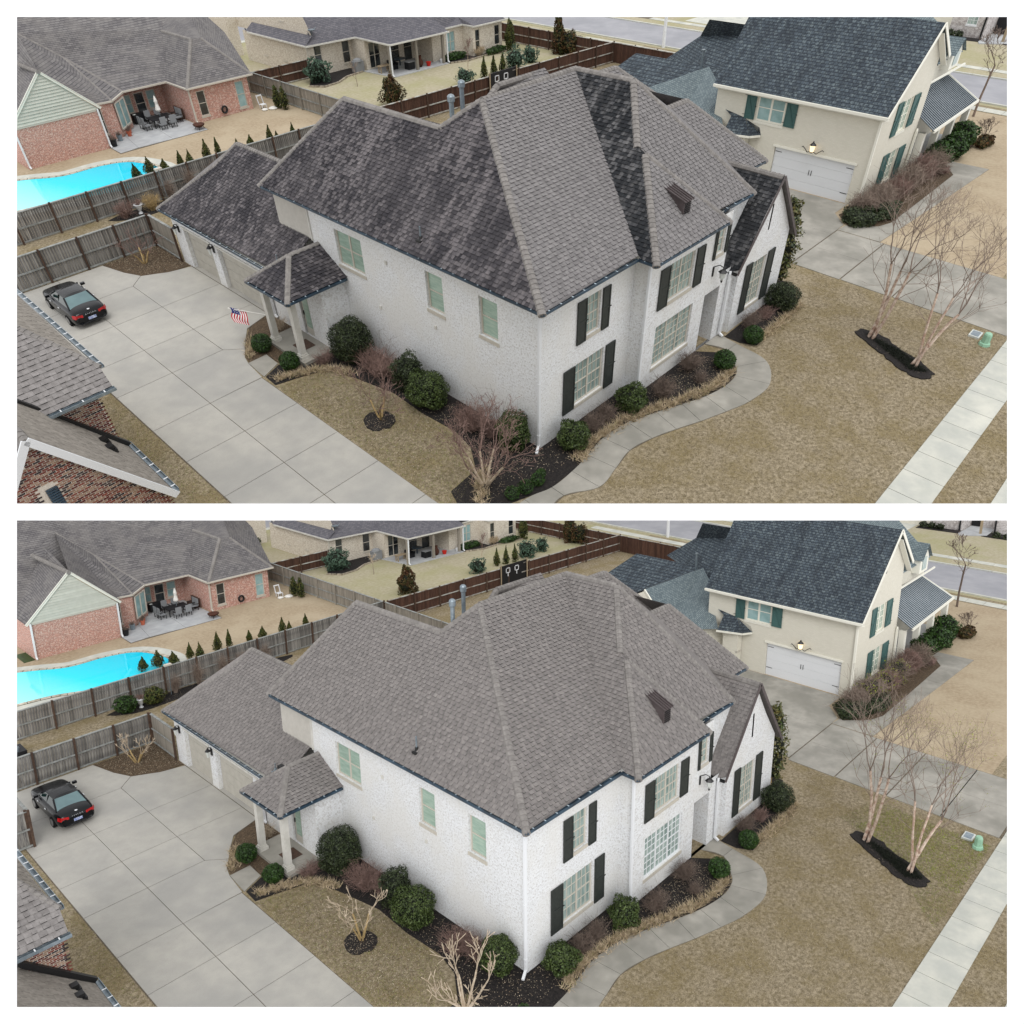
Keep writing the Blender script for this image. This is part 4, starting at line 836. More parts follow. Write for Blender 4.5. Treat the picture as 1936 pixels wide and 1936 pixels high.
    q = G().poly([(x0 - .05, y0 - .08, zt_ - .02), (x1 + .05, y0 - .08, zt_ - .02), (x1 + .05, yb + .05, zt_ + .33), (x0 - .05, yb + .05, zt_ + .33)])
    for i in range(5): x = x0 - .04 + i * (x1 - x0 + .08) / 4; q.bar((x, y0 - .08, zt_), (x, yb + .05, zt_ + .35), .02, .045)
    q.mk('seam_roof', M['dormer_metal'], dv); q = G()
    for i in range(6): z = zf + .06 + i * .075; q.box(x0 + .04, x1 - .04, y0 - .04, y0 - .01, z, z + .02)
    q.mk('louvre', M['iron'], dv)
    # vents
    for (x, y, z, h_, r) in ((.09, 5.37, 6.36, .5, .03), (-1.2, 13.05, 3.2, .35, .025)):
        pv = bpy.data.objects.new('plumbing_vent', None); link(pv, toW(zmap([(x, y, z)]))[0], H)
        G().tube((x, y, z - .1), (x, y, z + h_), r).mk('pipe', M['zinc'], pv); G().lathe((x, y, z - .02), [(.13, -.05), (.08, .03), (.05, .14)], 8).box(x - .14, x + .14, y - .12, y + .12, z - .09, z - .02).mk('flashing', M['iron'] if r > .028 else M['zinc'], pv)
    G().box(-1.15, -.95, 12.75, 12.98, 3.3, 3.46).mk('box_vent', M['iron'], RF)
    for (x, y, z0, z1) in ((3.29, 6.9, 8.9, 10.35), (4.75, 7.9, 9, 10.35)):
        pv = bpy.data.objects.new('flue_pipe', None); link(pv, toW(zmap([(x, y, z0)]))[0], H)
        G().tube((x, y, z0), (x, y, z1 - .15), .085, n=12).mk('pipe', M['zinc'], pv); G().lathe((x, y, z1 - .2), [(.11, 0), (.13, .03), (.13, .2), (.1, .25), (.05, .28)], 12).mk('flue_cap', M['zinc'], pv)
    # lamp by the arch
    l = bpy.data.objects.new('wall_lantern', None); link(l, toW(zmap([(9.3, -.8, 3.4)]))[0], H)
    G().box(9.12, 9.2, -.64, -.6, 3.35, 3.75).tube((9.16, -.62, 3.75), (9.26, -.8, 3.85), .018).tube((9.26, -.8, 3.85), (9.36, -.92, 3.75), .018).mk('bracket', M['iron'], l)
    G().lathe((9.36, -.92, 3.2), [(.03, 0), (.1, .12), (.13, .36)], 6).mk('lamp_glass', M['lamp_glass'], l); G().lathe((9.36, -.92, 3.56), [(.18, 0), (.1, .08), (.03, .12), (.02, .2)], 6).lathe((9.36, -.92, 3.1), [(.02, 0), (.05, .08), (.03, .11)], 6).mk('lamp_cap', M['iron'], l)
    # small wall fixtures
    for (y, z) in ((8.08, 2.52), (7.35, 4.7), (4.93, 2.95)): G().box(-.05, 0, y - .05, y + .05, z - .07, z + .07).mk('wall_outlet', M['white_trim'], H)
    return H
def near_house(k, A):
    M = MATS
    H = thing('brick_house', 'red and brown brick house beside the driveway, roof corner and gable showing', 'house', (-12, 7, 2))
    RF = bpy.data.objects.new('roof', None); link(RF, toW(zmap([(-12, 8, 5)]))[0], H)
    sE = 1.0; sS = .58; DX = .2 if A else -.5
    zE = lambda x: 5.4 + sE * (-10.45 + DX - x); zS = lambda y: 5.07 + sS * (y - 6.68)
    hx = -13.6 + DX; hy = 6.68 + (zE(hx) - 5.07) / sS
    S0, S1 = (-10.55 + DX, 6.68, 5.07), (-15.3, 6.68, 5.07); C = (-10.5 + DX, 7.35, zS(7.35)); hip = (hx, hy, zE(hx))
    shingles([C, (-10.5 + DX, 17, 5.45), (hx, 17, zE(hx)), hip], M['near_shingle_light'], RF, expo=.18, tab=(.13, .2), h=.014)
    P = [S0, C, hip, (-15.3, hy, hip[2]), S1]
    shingles(P, M['near_shingle'], RF, expo=.18, tab=(.12, .2), nparts=200, h=.034)
    caps([(C, hip)], M['cap_shingle'], RF, r=.11, step=.2)
    gutter([(-10.42 + DX, 7.4, 5.42), (-10.42 + DX, 16, 5.42)], H, m='zinc', tick='bright_trim', step=.45, w_=.12); gutter([(-10.5 + DX, 6.62, 5.07), (-15, 6.62, 5.07)], H, m='zinc', tick='bright_trim', step=.6, w_=.12)
    XW = -10.86 + DX * .6
    wl = G().poly([(XW, 7.0, 2), (-15, 7.0, 2), (-15, 7.0, 5.1), (XW, 7.0, 5.1)]).poly([(XW, 7.0, 0), (XW, 17, 0), (XW, 17, 5.3), (XW, 7.0, 5.3)])
    # lower wing with the gable
    pk, rr = ((-13.1, 6.44) if A else (-14.2, 6.44)), (-10.62, 2.84); sl = (pk[1] - rr[1]) / (rr[0] - pk[0])
    zl = lambda x: pk[1] - sl * abs(x - pk[0])
    yb = 6.95
    P = [(-10.6, 4.1, zl(-10.6)), (-10.6, 6.95, zl(-10.6)), (pk[0], 6.95, pk[1]), (pk[0], 4.1, pk[1])]
    shingles(P, M['near_shingle_light'], RF, expo=.18, tab=(.13, .2), h=.01)
    P = [(-15.9, 4.1, zl(-15.9)), (-15.9, 6.95, zl(-15.9)), (pk[0], 6.95, pk[1]), (pk[0], 4.1, pk[1])]
    shingles(P, M['near_shingle'], RF, expo=.18, tab=(.12, .2), h=.03)
    caps([((pk[0], 4.1, pk[1]), (pk[0], 6.95, pk[1]))], M['cap_shingle'], RF, r=.12, step=.2)
    G().bar((-10.55, 6.93, zl(-10.6) + .06), (pk[0], 6.93, pk[1] + .06), .14, .16).mk('flashing', M['iron'], H)
    gutter([(-10.52, 4.1, 2.86), (-10.52, 7.0, 2.86)], H, m='zinc', tick='bright_trim', step=.42, w_=.12)
    yg = 4.22
    wl.poly([(-10.8, yg, 0), (-15.8, yg, 0), (-15.8, yg, zl(-15.8)), (pk[0], yg, pk[1] - .1), (-10.8, yg, zl(-10.8) - .05)]).poly([(-10.8, yg, 0), (-10.8, 7, 0), (-10.8, 7, 2.8), (-10.8, yg, 2.8)])
    wl.mk('wall', M['mortar'], H)
    G().bar((pk[0], 4.1, pk[1] - .02), (-10.55, 4.1, zl(-10.55) - .08), .05, .2).bar((pk[0], 4.1, pk[1] - .02), (-15.9, 4.1, zl(-15.9) - .08), .05, .2).mk('rake_board', M['bright_trim'], H)
    # bricks
    bw, bh = .175, .064
    def field(x0, x1, z0, z1, y, ok, lim):
        offs = []
        r = 0; z = z0
        while z < z1:
            x = x0 - (bw / 2 if r % 2 else 0)
            while x < x1:
                if ok(x, z) and ok(x + bw, z) and ok(x, z + bh) and ok(x + bw, z + bh): offs.append((x, y, z))
                x += bw
            z += bh; r += 1
        o = np.array(offs); V = [(a, b, c) for c in (0, bh - .02) for a, b in ((0, -.012), (bw - .022, -.012), (bw - .022, .01), (0, .01))]
        pieces('brick', V, BOXF, o, M['near_bricks'], H, limit=lim)
    field(-16, -10.8, 1.5, 6.3, yg, lambda x, z: z < zl(x) - .16 and not (pk[0] - .2 < x + .05 < pk[0] + .11 and 2.6 < z < 4.85), 240)
    field(-14.6, XW - .01, 3.0, 4.72, 7.0, lambda x, z: z > (zl(x) if x < -10.6 else 3) - .1, 60)
    V = [(a, b, c) for c in (0, .17) for a, b in ((0, -.014), (.052, -.014), (.052, .01), (0, .01))]
    pieces('brick', V, BOXF, [(XW - .08 - i * .066, 7.0, 4.77) for i in range(50)], M['near_bricks'], H, limit=60)
    q = G(); vx = pk[0] - .18; q.box(vx, vx + .29, yg - .0, yg + .02, 2.6, 4.72)
    for i in range(28): q.box(vx + .01, vx + .28, yg - .05, yg - .02, 2.65 + i * .075, 2.69 + i * .075)
    q.mk('gable_vent', M['gutter_metal'], H)
    for (x, y) in ((-11.23, 6.35), (-11.25, 5.88)):
        z = zl(x); G().box(x - .1, x + .1, y - .1, y + .1, z + .03, z + .15).box(x - .14, x + .14, y - .14, y + .14, z - .12, z + .02).mk('roof_vent', M['iron'], H)
def froof(RF, faces):
    for P, m in faces: G().poly(P).mk('roof_slope', MATS[m], RF)
def edge(H, pts, m='cream_trim', w_=.09, h=.1, name='gutter'):
    g = G()
    for p, q in zip(pts[:-1], pts[1:]): g.bar(p, q, w_, h)
    return g.mk(name, MATS[m], H)
def cream_house(k, A):
    M = MATS; H = thing('cream_brick_house', 'cream brick house with blue grey roofs, green shutters and white garage door', 'house', (31, 6, 0))
    g = G(); W_ = (5.84, 7.5, 3.35, 4.84); gd = (1.38, 5.98, 0, 2.18)
    wall(g, 'x', 27.06, -1, .72, 10.05, 0, 5.1, [W_, gd], .15)
    fu, fl = (29.75, 31.0, 3.3, 5.05), (29.85, 31.1, .5, 2.25)
    wall(g, 'y', .72, -1, 27.06, 33.2, 0, 5.05, [fu, fl], .1); sl = (6.72, 6.9, 0, 0)
    g.poly([(27.06, .72, 5.05), (33.2, .72, 5.05), (33.2, .72, 6.85), (31.1, .72, 8.9)])
    g.poly([(33.2, .72, 0), (33.2, 2.2, 0), (33.2, 2.2, 6.8), (33.2, .72, 6.8)]); g.poly([(33.2, 2.2, 0), (41.8, 2.2, 0), (41.8, 2.2, 5.2), (33.2, 2.2, 5.2)]); g.poly([(41.8, 2.2, 0), (41.8, 14, 0), (41.8, 14, 5.2), (41.8, 2.2, 5.2)])
    g.mk('wall', M['cream_brick'], H); G().box(30.28, 30.42, .68, .72, 6.75, 7.65).mk('gable_vent', M['iron'], H)
    window(H, 'x', 27.06, -1, *W_, units=2, cols=1, rows=2, fm='cream_trim', pm='teal_pane', sill='cream_trim', fw=.09)
    window(H, 'y', .72, -1, *fu, units=2, cols=2, rows=4, fm='cream_trim', pm='blind_pane', sill='cream_trim', fw=.09); window(H, 'y', .72, -1, *fl, units=2, cols=2, rows=4, fm='cream_trim', pm='blind_pane', sill='cream_trim', fw=.09)
    for c in ((5.13, 5.76, 3.36, 4.86), (7.55, 8.15, 3.36, 4.86)): shutter(H, 'x', 27.06, -1, *c, m='green_shutter', diag=True)
    for c in ((28.95, 29.65, 3.3, 5.08), (31.1, 31.95, 3.35, 5.05), (29.0, 29.75, .6, 2.3), (31.2, 32.1, .35, 2.2)): shutter(H, 'y', .72, -1, *c, m='green_shutter', diag=True)
    t = bpy.data.objects.new('garage_door', None); link(t, toW(zmap([(27.1, 3.7, 1)]))[0], H)
    for i in range(4):
        q = G().box(27.15, 27.2, 1.4, 5.96, .01 + i * .54, .542 + i * .54)
        q.mk('door_panel', M['bright_trim'], t)
    q = G()
    for z in (.5, 1.9):
        for y in (1.45, 5.55): q.box(27.14, 27.17, y, y + .38, z, z + .035)
    for y in (3.62, 3.76): q.box(27.13, 27.17, y, y + .03, 1.0, 1.3)
    q.mk('hinge_strap', M['iron'], t); G().box(27.0, 27.05, 1.28, 6.08, 2.18, 2.3).mk('door_trim', M['cream_trim'], t)
    l = bpy.data.objects.new('wall_lantern', None); link(l, toW(zmap([(26.8, 3.76, 2.6)]))[0], H)
    G().lathe((26.8, 3.76, 2.45), [(.1, 0), (.14, .35)], 6).mk('lamp_glass', M['lamp_glow'], l); q = G().lathe((26.8, 3.76, 2.8), [(.19, 0), (.1, .1), (.05, .14), (.03, .22)], 6).lathe((26.8, 3.76, 2.36), [(.04, 0), (.12, .08)], 6)
    for s_ in (-1, 1):
        pr = [(26.8, 3.76 + s_ * .1, 2.45), (26.85, 3.76 + s_ * .25, 2.35), (26.85, 3.76 + s_ * .4, 2.5), (26.85, 3.76 + s_ * .55, 2.62), (26.9, 3.76 + s_ * .62, 2.55)]
        for a, b in zip(pr[:-1], pr[1:]): q.tube(a, b, .022, n=6)
    q.mk('scroll_bracket', M['iron'], l)
    RF = bpy.data.objects.new('roof', None); link(RF, toW(zmap([(31, 8, 7)]))[0], H)
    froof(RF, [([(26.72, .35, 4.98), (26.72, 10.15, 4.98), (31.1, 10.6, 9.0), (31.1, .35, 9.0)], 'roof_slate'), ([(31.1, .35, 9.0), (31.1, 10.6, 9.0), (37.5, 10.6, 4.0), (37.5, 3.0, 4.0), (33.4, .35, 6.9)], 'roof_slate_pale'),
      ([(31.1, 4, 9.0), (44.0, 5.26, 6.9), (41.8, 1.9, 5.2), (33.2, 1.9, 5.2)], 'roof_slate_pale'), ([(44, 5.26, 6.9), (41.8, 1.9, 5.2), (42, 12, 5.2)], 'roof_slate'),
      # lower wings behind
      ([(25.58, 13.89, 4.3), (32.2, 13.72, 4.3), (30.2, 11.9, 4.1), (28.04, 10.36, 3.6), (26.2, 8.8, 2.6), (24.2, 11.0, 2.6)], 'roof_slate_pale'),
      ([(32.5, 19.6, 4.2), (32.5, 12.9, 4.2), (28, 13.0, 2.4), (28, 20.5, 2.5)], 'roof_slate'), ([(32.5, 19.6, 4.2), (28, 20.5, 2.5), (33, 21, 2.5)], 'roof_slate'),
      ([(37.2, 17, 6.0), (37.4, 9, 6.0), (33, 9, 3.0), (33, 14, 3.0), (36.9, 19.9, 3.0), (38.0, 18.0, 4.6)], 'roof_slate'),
      # bay roof
      ([(26.75, 8.8, 3.4), (27.0, 8.0, 3.3), (26.5, 7.35, 2.6), (26.0, 8.75, 2.6)], 'roof_slate'), ([(27.06, 8.0, 3.3), (27.06, 7.1, 3.0), (27.06, 6.95, 2.6), (26.5, 7.35, 2.6)], 'roof_slate'), ([(26.75, 8.8, 3.4), (27.06, 9.4, 3.6), (27.06, 8.0, 3.35), (27.0, 8.0, 3.3)], 'roof_slate')])
    G().poly([(25.5, 13.9, 4.2), (24.35, 11.05, 2.6), (24.35, 11.05, 0), (25.5, 16.6, 0), (25.5, 16.6, 2.6)]).poly([(24.35, 11.05, 0), (27.06, 9.0, 0), (27.06, 9.0, 2.6), (24.35, 11.05, 2.6)]).mk('wing_wall', M['cream_brick'], H); froof(RF, [([(25.58, 13.89, 4.3), (32.2, 13.72, 4.3), (32, 17, 2.6), (25.8, 16.8, 2.6)], 'roof_slate')])
    edge(H, [(26.66, 10.15, 4.9), (26.66, .3, 4.9)], w_=.12, h=.14); edge(H, [(26.9, .4, 4.75), (27.06, .72, 4.75)], w_=.3, h=.05, name='cornice_return')
    G().box(26.86, 27.05, .68, 10.1, 4.7, 4.86).mk('cornice', M['cream_trim'], H)
    edge(H, [(31.1, .32, 8.95), (26.75, .32, 4.93)], w_=.04, h=.16, name='rake_board'); edge(H, [(31.1, .32, 8.95), (33.5, .32, 6.8)], w_=.04, h=.2, name='rake_board'); edge(H, [(31.4, .5, 8.4), (33.5, .5, 6.3)], w_=.3, h=.04, name='rake_board')
    edge(H, [(25.95, 8.78, 2.56), (26.45, 7.3, 2.56), (27.0, 6.95, 2.56)], w_=.08); edge(H, [(25.5, 13.85, 4.3), (24.2, 11.0, 2.6)], w_=.08, h=.16, name='rake_board')
    G().box(26.5, 27.0, 7.6, 8.6, 0, 2.5).mk('bay_wall', M['cream_brick'], H); window(H, 'y', 7.6, -1, 26.55, 26.95, 1.3, 2.35, units=1, cols=2, rows=2, fm='cream_trim', pm='curtain_pane')
    downspout(27.0, .68, .05, 4.7, H, m='cream_trim', r=.07); downspout(33.1, .62, .05, 2.7, H, m='cream_trim', r=.07)
    pv = G().tube((31.75, 14.0, 4.0), (31.75, 14.0, 5.35), .08, n=8).lathe((31.75, 14, 5.3), [(.12, 0), (.12, .1)], 8).mk('flue_pipe', M['zinc'], H)
    # porch with ribbed metal roof
    P = bpy.data.objects.new('porch', None); link(P, toW(zmap([(38, 1, 0)]))[0], H)
    a, b, c, d = (33.2, 2.1, 4.3), (41.2, 2.1, 3.9), (41.8, .1, 2.55), (33.3, -.2, 2.75)
    q = G().poly([a, b, c, d]); q.mk('porch_roof', M['porch_metal'], P); q = G()
    A_, B_, C_, D_ = map(np.array, (a, b, c, d))
    for i in range(31): t_ = i / 30; q.bar(A_ + (B_ - A_) * t_ + [0, 0, .03], D_ + (C_ - D_) * t_ + [0, 0, .03], .04, .04)
    q.mk('roof_rib', M['porch_seam'], P); edge(P, [d, c], h=.16, name='fascia'); edge(P, [c, b], h=.12, name='fascia')
    for x in (33.6, 36.1, 38.6, 41.3): G().box(x - .17, x + .17, .25, .6, .1, 2.5).box(x - .24, x + .24, .18, .67, .05, .3).mk('column', M['cream_trim'], P)
    G().box(33.2, 41.9, -.05, 2.2, 0, .12).mk('porch_floor', M['patio'], P); G().box(36.3, 41.2, .35, .42, .55, .62).mk('rail', M['cream_trim'], P)
    # dormers on the street side
    for x in (34.6, 39.2):
        dm = bpy.data.objects.new('dormer', None); link(dm, toW(zmap([(x, 1.8, 5.5)]))[0], H)
        G().poly([(x, 1.7, 4.6), (x + 1.5, 1.7, 4.6), (x + 1.5, 1.7, 5.6), (x + .75, 1.7, 6.4), (x, 1.7, 5.6)]).poly([(x, 1.7, 4.6), (x, 3.6, 4.6), (x, 3.6, 5.6), (x, 1.7, 5.6)]).mk('dormer_wall', M['cream_trim'], dm)
        G().poly([(x - .15, 1.5, 5.5), (x + .75, 1.5, 6.45), (x + .75, 4.2, 6.45), (x - .15, 4.2, 5.5)]).poly([(x + 1.65, 1.5, 5.5), (x + .75, 1.5, 6.45), (x + .75, 4.2, 6.45), (x + 1.65, 4.2, 5.5)]).mk('dormer_roof', M['roof_slate_pale'], dm)
        G().box(x + .4, x + 1.1, 1.66, 1.7, 4.8, 5.6).mk('pane', M['curtain_pane'], dm)
    edge(H, [(34.9, 1.6, 4.5), (41.9, 1.6, 4.5)])
def pool_house(k, A):
    M = MATS; H = thing('red_brick_house', 'low red brick house with covered patio and sided gable behind the pool', 'house', (8, 46, 0))
    z = 2.5
    g = G(); wn = ((11.04, 11.7, .4, 2.15), (14.2, 14.9, .3, 2.17))
    wall(g, 'y', 42.4, -1, 10.48, 15.3, 0, z, wn, .08); g.poly([(10.48, 42.4, 0), (10.48, 46.7, 0), (10.48, 46.7, z), (10.48, 42.4, z)])
    g.poly([(15.3, 42.4, 0), (15.3, 56, 0), (15.3, 56, z), (15.3, 42.4, z)]); wall(g, 'y', 46.7, -1, 7.0, 10.48, 0, z, [(7.3, 8.0, .55, 1.85), (8.25, 9.0, .3, 1.85), (9.2, 9.9, .55, 1.85)], .06)
    wall(g, 'y', 42.1, -1, -1.55, 3.8, 0, z + .1); g.poly([(3.8, 42.1, 0), (3.8, 43.6, 0), (3.8, 43.6, z), (3.8, 42.1, z)]); g.poly([(-1.55, 42.1, 0), (-1.55, 47, 0), (-1.55, 47, z), (-1.55, 42.1, z)])
    wall(g, 'y', 43.6, -1, 3.8, 5.4, 0, z, [(4.05, 4.6, .5, 2.3)], .06); g.poly([(5.4, 43.6, 0), (7.0, 45.2, 0), (7.0, 45.2, z), (5.4, 43.6, z)]); g.poly([(7, 45.2, 0), (7, 46.7, 0), (7, 46.7, z), (7, 45.2, z)]); g.box(-9, -1.55, 46.5, 46.6, 0, z)
    g.mk('wall', M['red_brick'], H)
    for w_ in wn: window(H, 'y', 42.4, -1, *w_, units=1, cols=1, rows=2, pm='dark_pane' if w_[0] < 12 else 'teal_pane', depth=.08)
    window(H, 'y', 43.6, -1, 4.05, 4.6, .5, 2.3, units=1, cols=1, rows=2, pm='dark_pane', depth=.06)
    for a, b, c in ((7.3, 8.0, .55), (8.25, 9.0, .3), (9.2, 9.9, .55)): window(H, 'y', 46.7, -1, a, b, c, 1.85, units=1, cols=1, rows=2, pm='teal_pane' if c > .4 else 'dark_pane', depth=.06)
    bw = G(); P0, P1 = np.array((5.6, 43.75)), np.array((6.75, 44.9)); n_ = np.array((.03, -.03))
    bw.poly([(*(P0 + n_), .55), (*(P1 + n_), .55), (*(P1 + n_), 2.2), (*(P0 + n_), 2.2)]); bw.mk('pane', M['teal_pane'], H)
    fr = G()
    for t_ in (0, .5, 1): q = P0 + (P1 - P0) * t_ + n_ * 1.5; fr.box(q[0] - .04, q[0] + .04, q[1] - .04, q[1] + .04, .5, 2.25)
    fr.bar((*(P0 + n_ * 1.5), .5), (*(P1 + n_ * 1.5), .5), .12, .1); fr.bar((*(P0 + n_ * 1.5), 2.25), (*(P1 + n_ * 1.5), 2.25), .1, .08); fr.mk('window_frame', M['window_frame'], H)
    # gable of level boards
    s = G(); n = 15; z0, z1 = 2.62, 5.45; pk = 1.2; hw = 2.75
    for i in range(n):
        a, b = z0 + (z1 - z0) * i / n, z0 + (z1 - z0) * (i + 1) / n; wa, wb_ = hw * (1 - i / n), hw * (1 - (i + 1) / n)
        G().add([(pk - wa, 42.03, a), (pk + wa, 42.03, a), (pk + wb_, 42.09, b), (pk - wb_, 42.09, b), (pk - wa, 42.1, a - .015), (pk + wa, 42.1, a - .015)], [(0, 1, 2, 3), (4, 5, 1, 0)], i * .37).mk('siding_board', M['siding_green'], H)
    edge(H, [(-1.75, 42.0, 2.55), (1.2, 42.0, 5.55), (4.1, 42.0, 2.65)], w_=.06, h=.16, name='rake_board')
    G().box(-1.4, 3.75, 42.05, 42.1, 2.5, 2.62).mk('trim_board', M['window_frame'], H)
    RF = bpy.data.objects.new('roof', None); link(RF, toW(zmap([(8, 48, 4)]))[0], H)
    e = 2.55
    sc = lambda x: 'roof_cool'
    faces = [([(7, 45.2, e), (10.32, 45.2, e), (13.05, 49.5, 5.0), (18, 55.5, 6.8), (5, 56, 8.0), (3.8, 52.1, 6.0), (5.6, 50.3, 4.3)], 'roof_cool'),
      ([(10.32, 45.2, e), (10.35, 42.1, e), (13.05, 45.1, 5.0), (13.05, 49.5, 5.0)], 'roof_cool'),
      ([(10.35, 42.1, e), (15.6, 42.1, e), (13.9, 45.2, 4.9), (13.05, 45.1, 5.0)], 'roof_cool'), ([(15.6, 42.1, e), (13.9, 45.2, 4.9), (18, 55.5, 6.8), (19.5, 52, 3.5)], 'roof_cool'), ([(13.05, 49.5, 5.0), (13.05, 45.1, 5.0), (13.9, 45.2, 4.9), (18, 55.5, 6.8)], 'roof_cool'),
      ([(4.45, 43.6, e), (5.45, 43.5, e), (5.6, 50.3, 4.3), (3.8, 52.1, 6.0), (1.2, 47, 5.3)], 'roof_cool'), ([(5.45, 43.5, e), (7, 45.2, e), (5.6, 50.3, 4.3)], 'roof_cool'),
      ([(1.2, 41.95, 5.6), (4.1, 41.95, 2.7), (4.45, 43.6, e), (1.2, 49, 5.5), (2.4, 50.8, 5.5), (3.8, 52.1, 6.0)], 'roof_cool'),
      ([(1.2, 41.95, 5.6), (-1.75, 41.95, 2.6), (-1.7, 44.6, 2.6), (1.6, 49.2, 4.9), (2.5, 50.9, 5.6)], 'roof_cool'),
      ([(-1.7, 44.6, 2.6), (-9, 44.6, 2.6), (-9, 50.5, 5.4), (2.4, 50.8, 5.5), (1.6, 49.2, 4.9)], 'roof_cool'), ([(-9, 50.5, 5.4), (2.4, 50.8, 5.5), (3.8, 52.1, 6.0), (5, 56, 8), (-9, 56, 8)], 'roof_cool')]
    froof(RF, faces)
    caps([((3.8, 52.1, 6.0), (5.6, 50.3, 4.3)), ((5.6, 50.3, 4.3), (5.45, 43.5, e)), ((5.6, 50.3, 4.3), (7, 45.2, e)), ((13.05, 49.5, 5.0), (13.05, 45.1, 5.0)), ((13.05, 45.1, 5), (10.35, 42.1, e)), ((13.9, 45.2, 4.9), (15.6, 42.1, e)), ((1.2, 41.95, 5.6), (1.2, 49, 5.5))], M['cap_shingle'], RF, step=.3)
    edge(H, [(4.4, 43.55, 2.5), (5.45, 43.45, 2.5), (7.0, 45.1, 2.5), (10.3, 45.1, 2.5), (10.3, 42.05, 2.5), (15.65, 42.05, 2.5)], m='window_frame', w_=.1, h=.11)
    downspout(10.5, 42.33, .05, 2.4, H, m='window_frame', r=.05); downspout(3.85, 42.03, .05, 2.5, H, m='bright_trim', r=.05); downspout(-1.5, 42.0, .05, 2.5, H, m='bright_trim', r=.05)
    G().tube((12.2, 51.9, 4.9), (12.2, 51.9, 6.2), .06).lathe((12.2, 51.9, 4.6), [(.35, 0), (.2, .3), (.1, .6)], 6).mk('flue_pipe', M['bright_trim'], H)
    for x, y, z_ in ((6.4, 54.4, 6.95), (10.2, 54.4, 6.9)): G().box(x - .15, x + .15, y - .15, y + .15, z_, z_ + .2).mk('roof_vent', M['iron'], H)
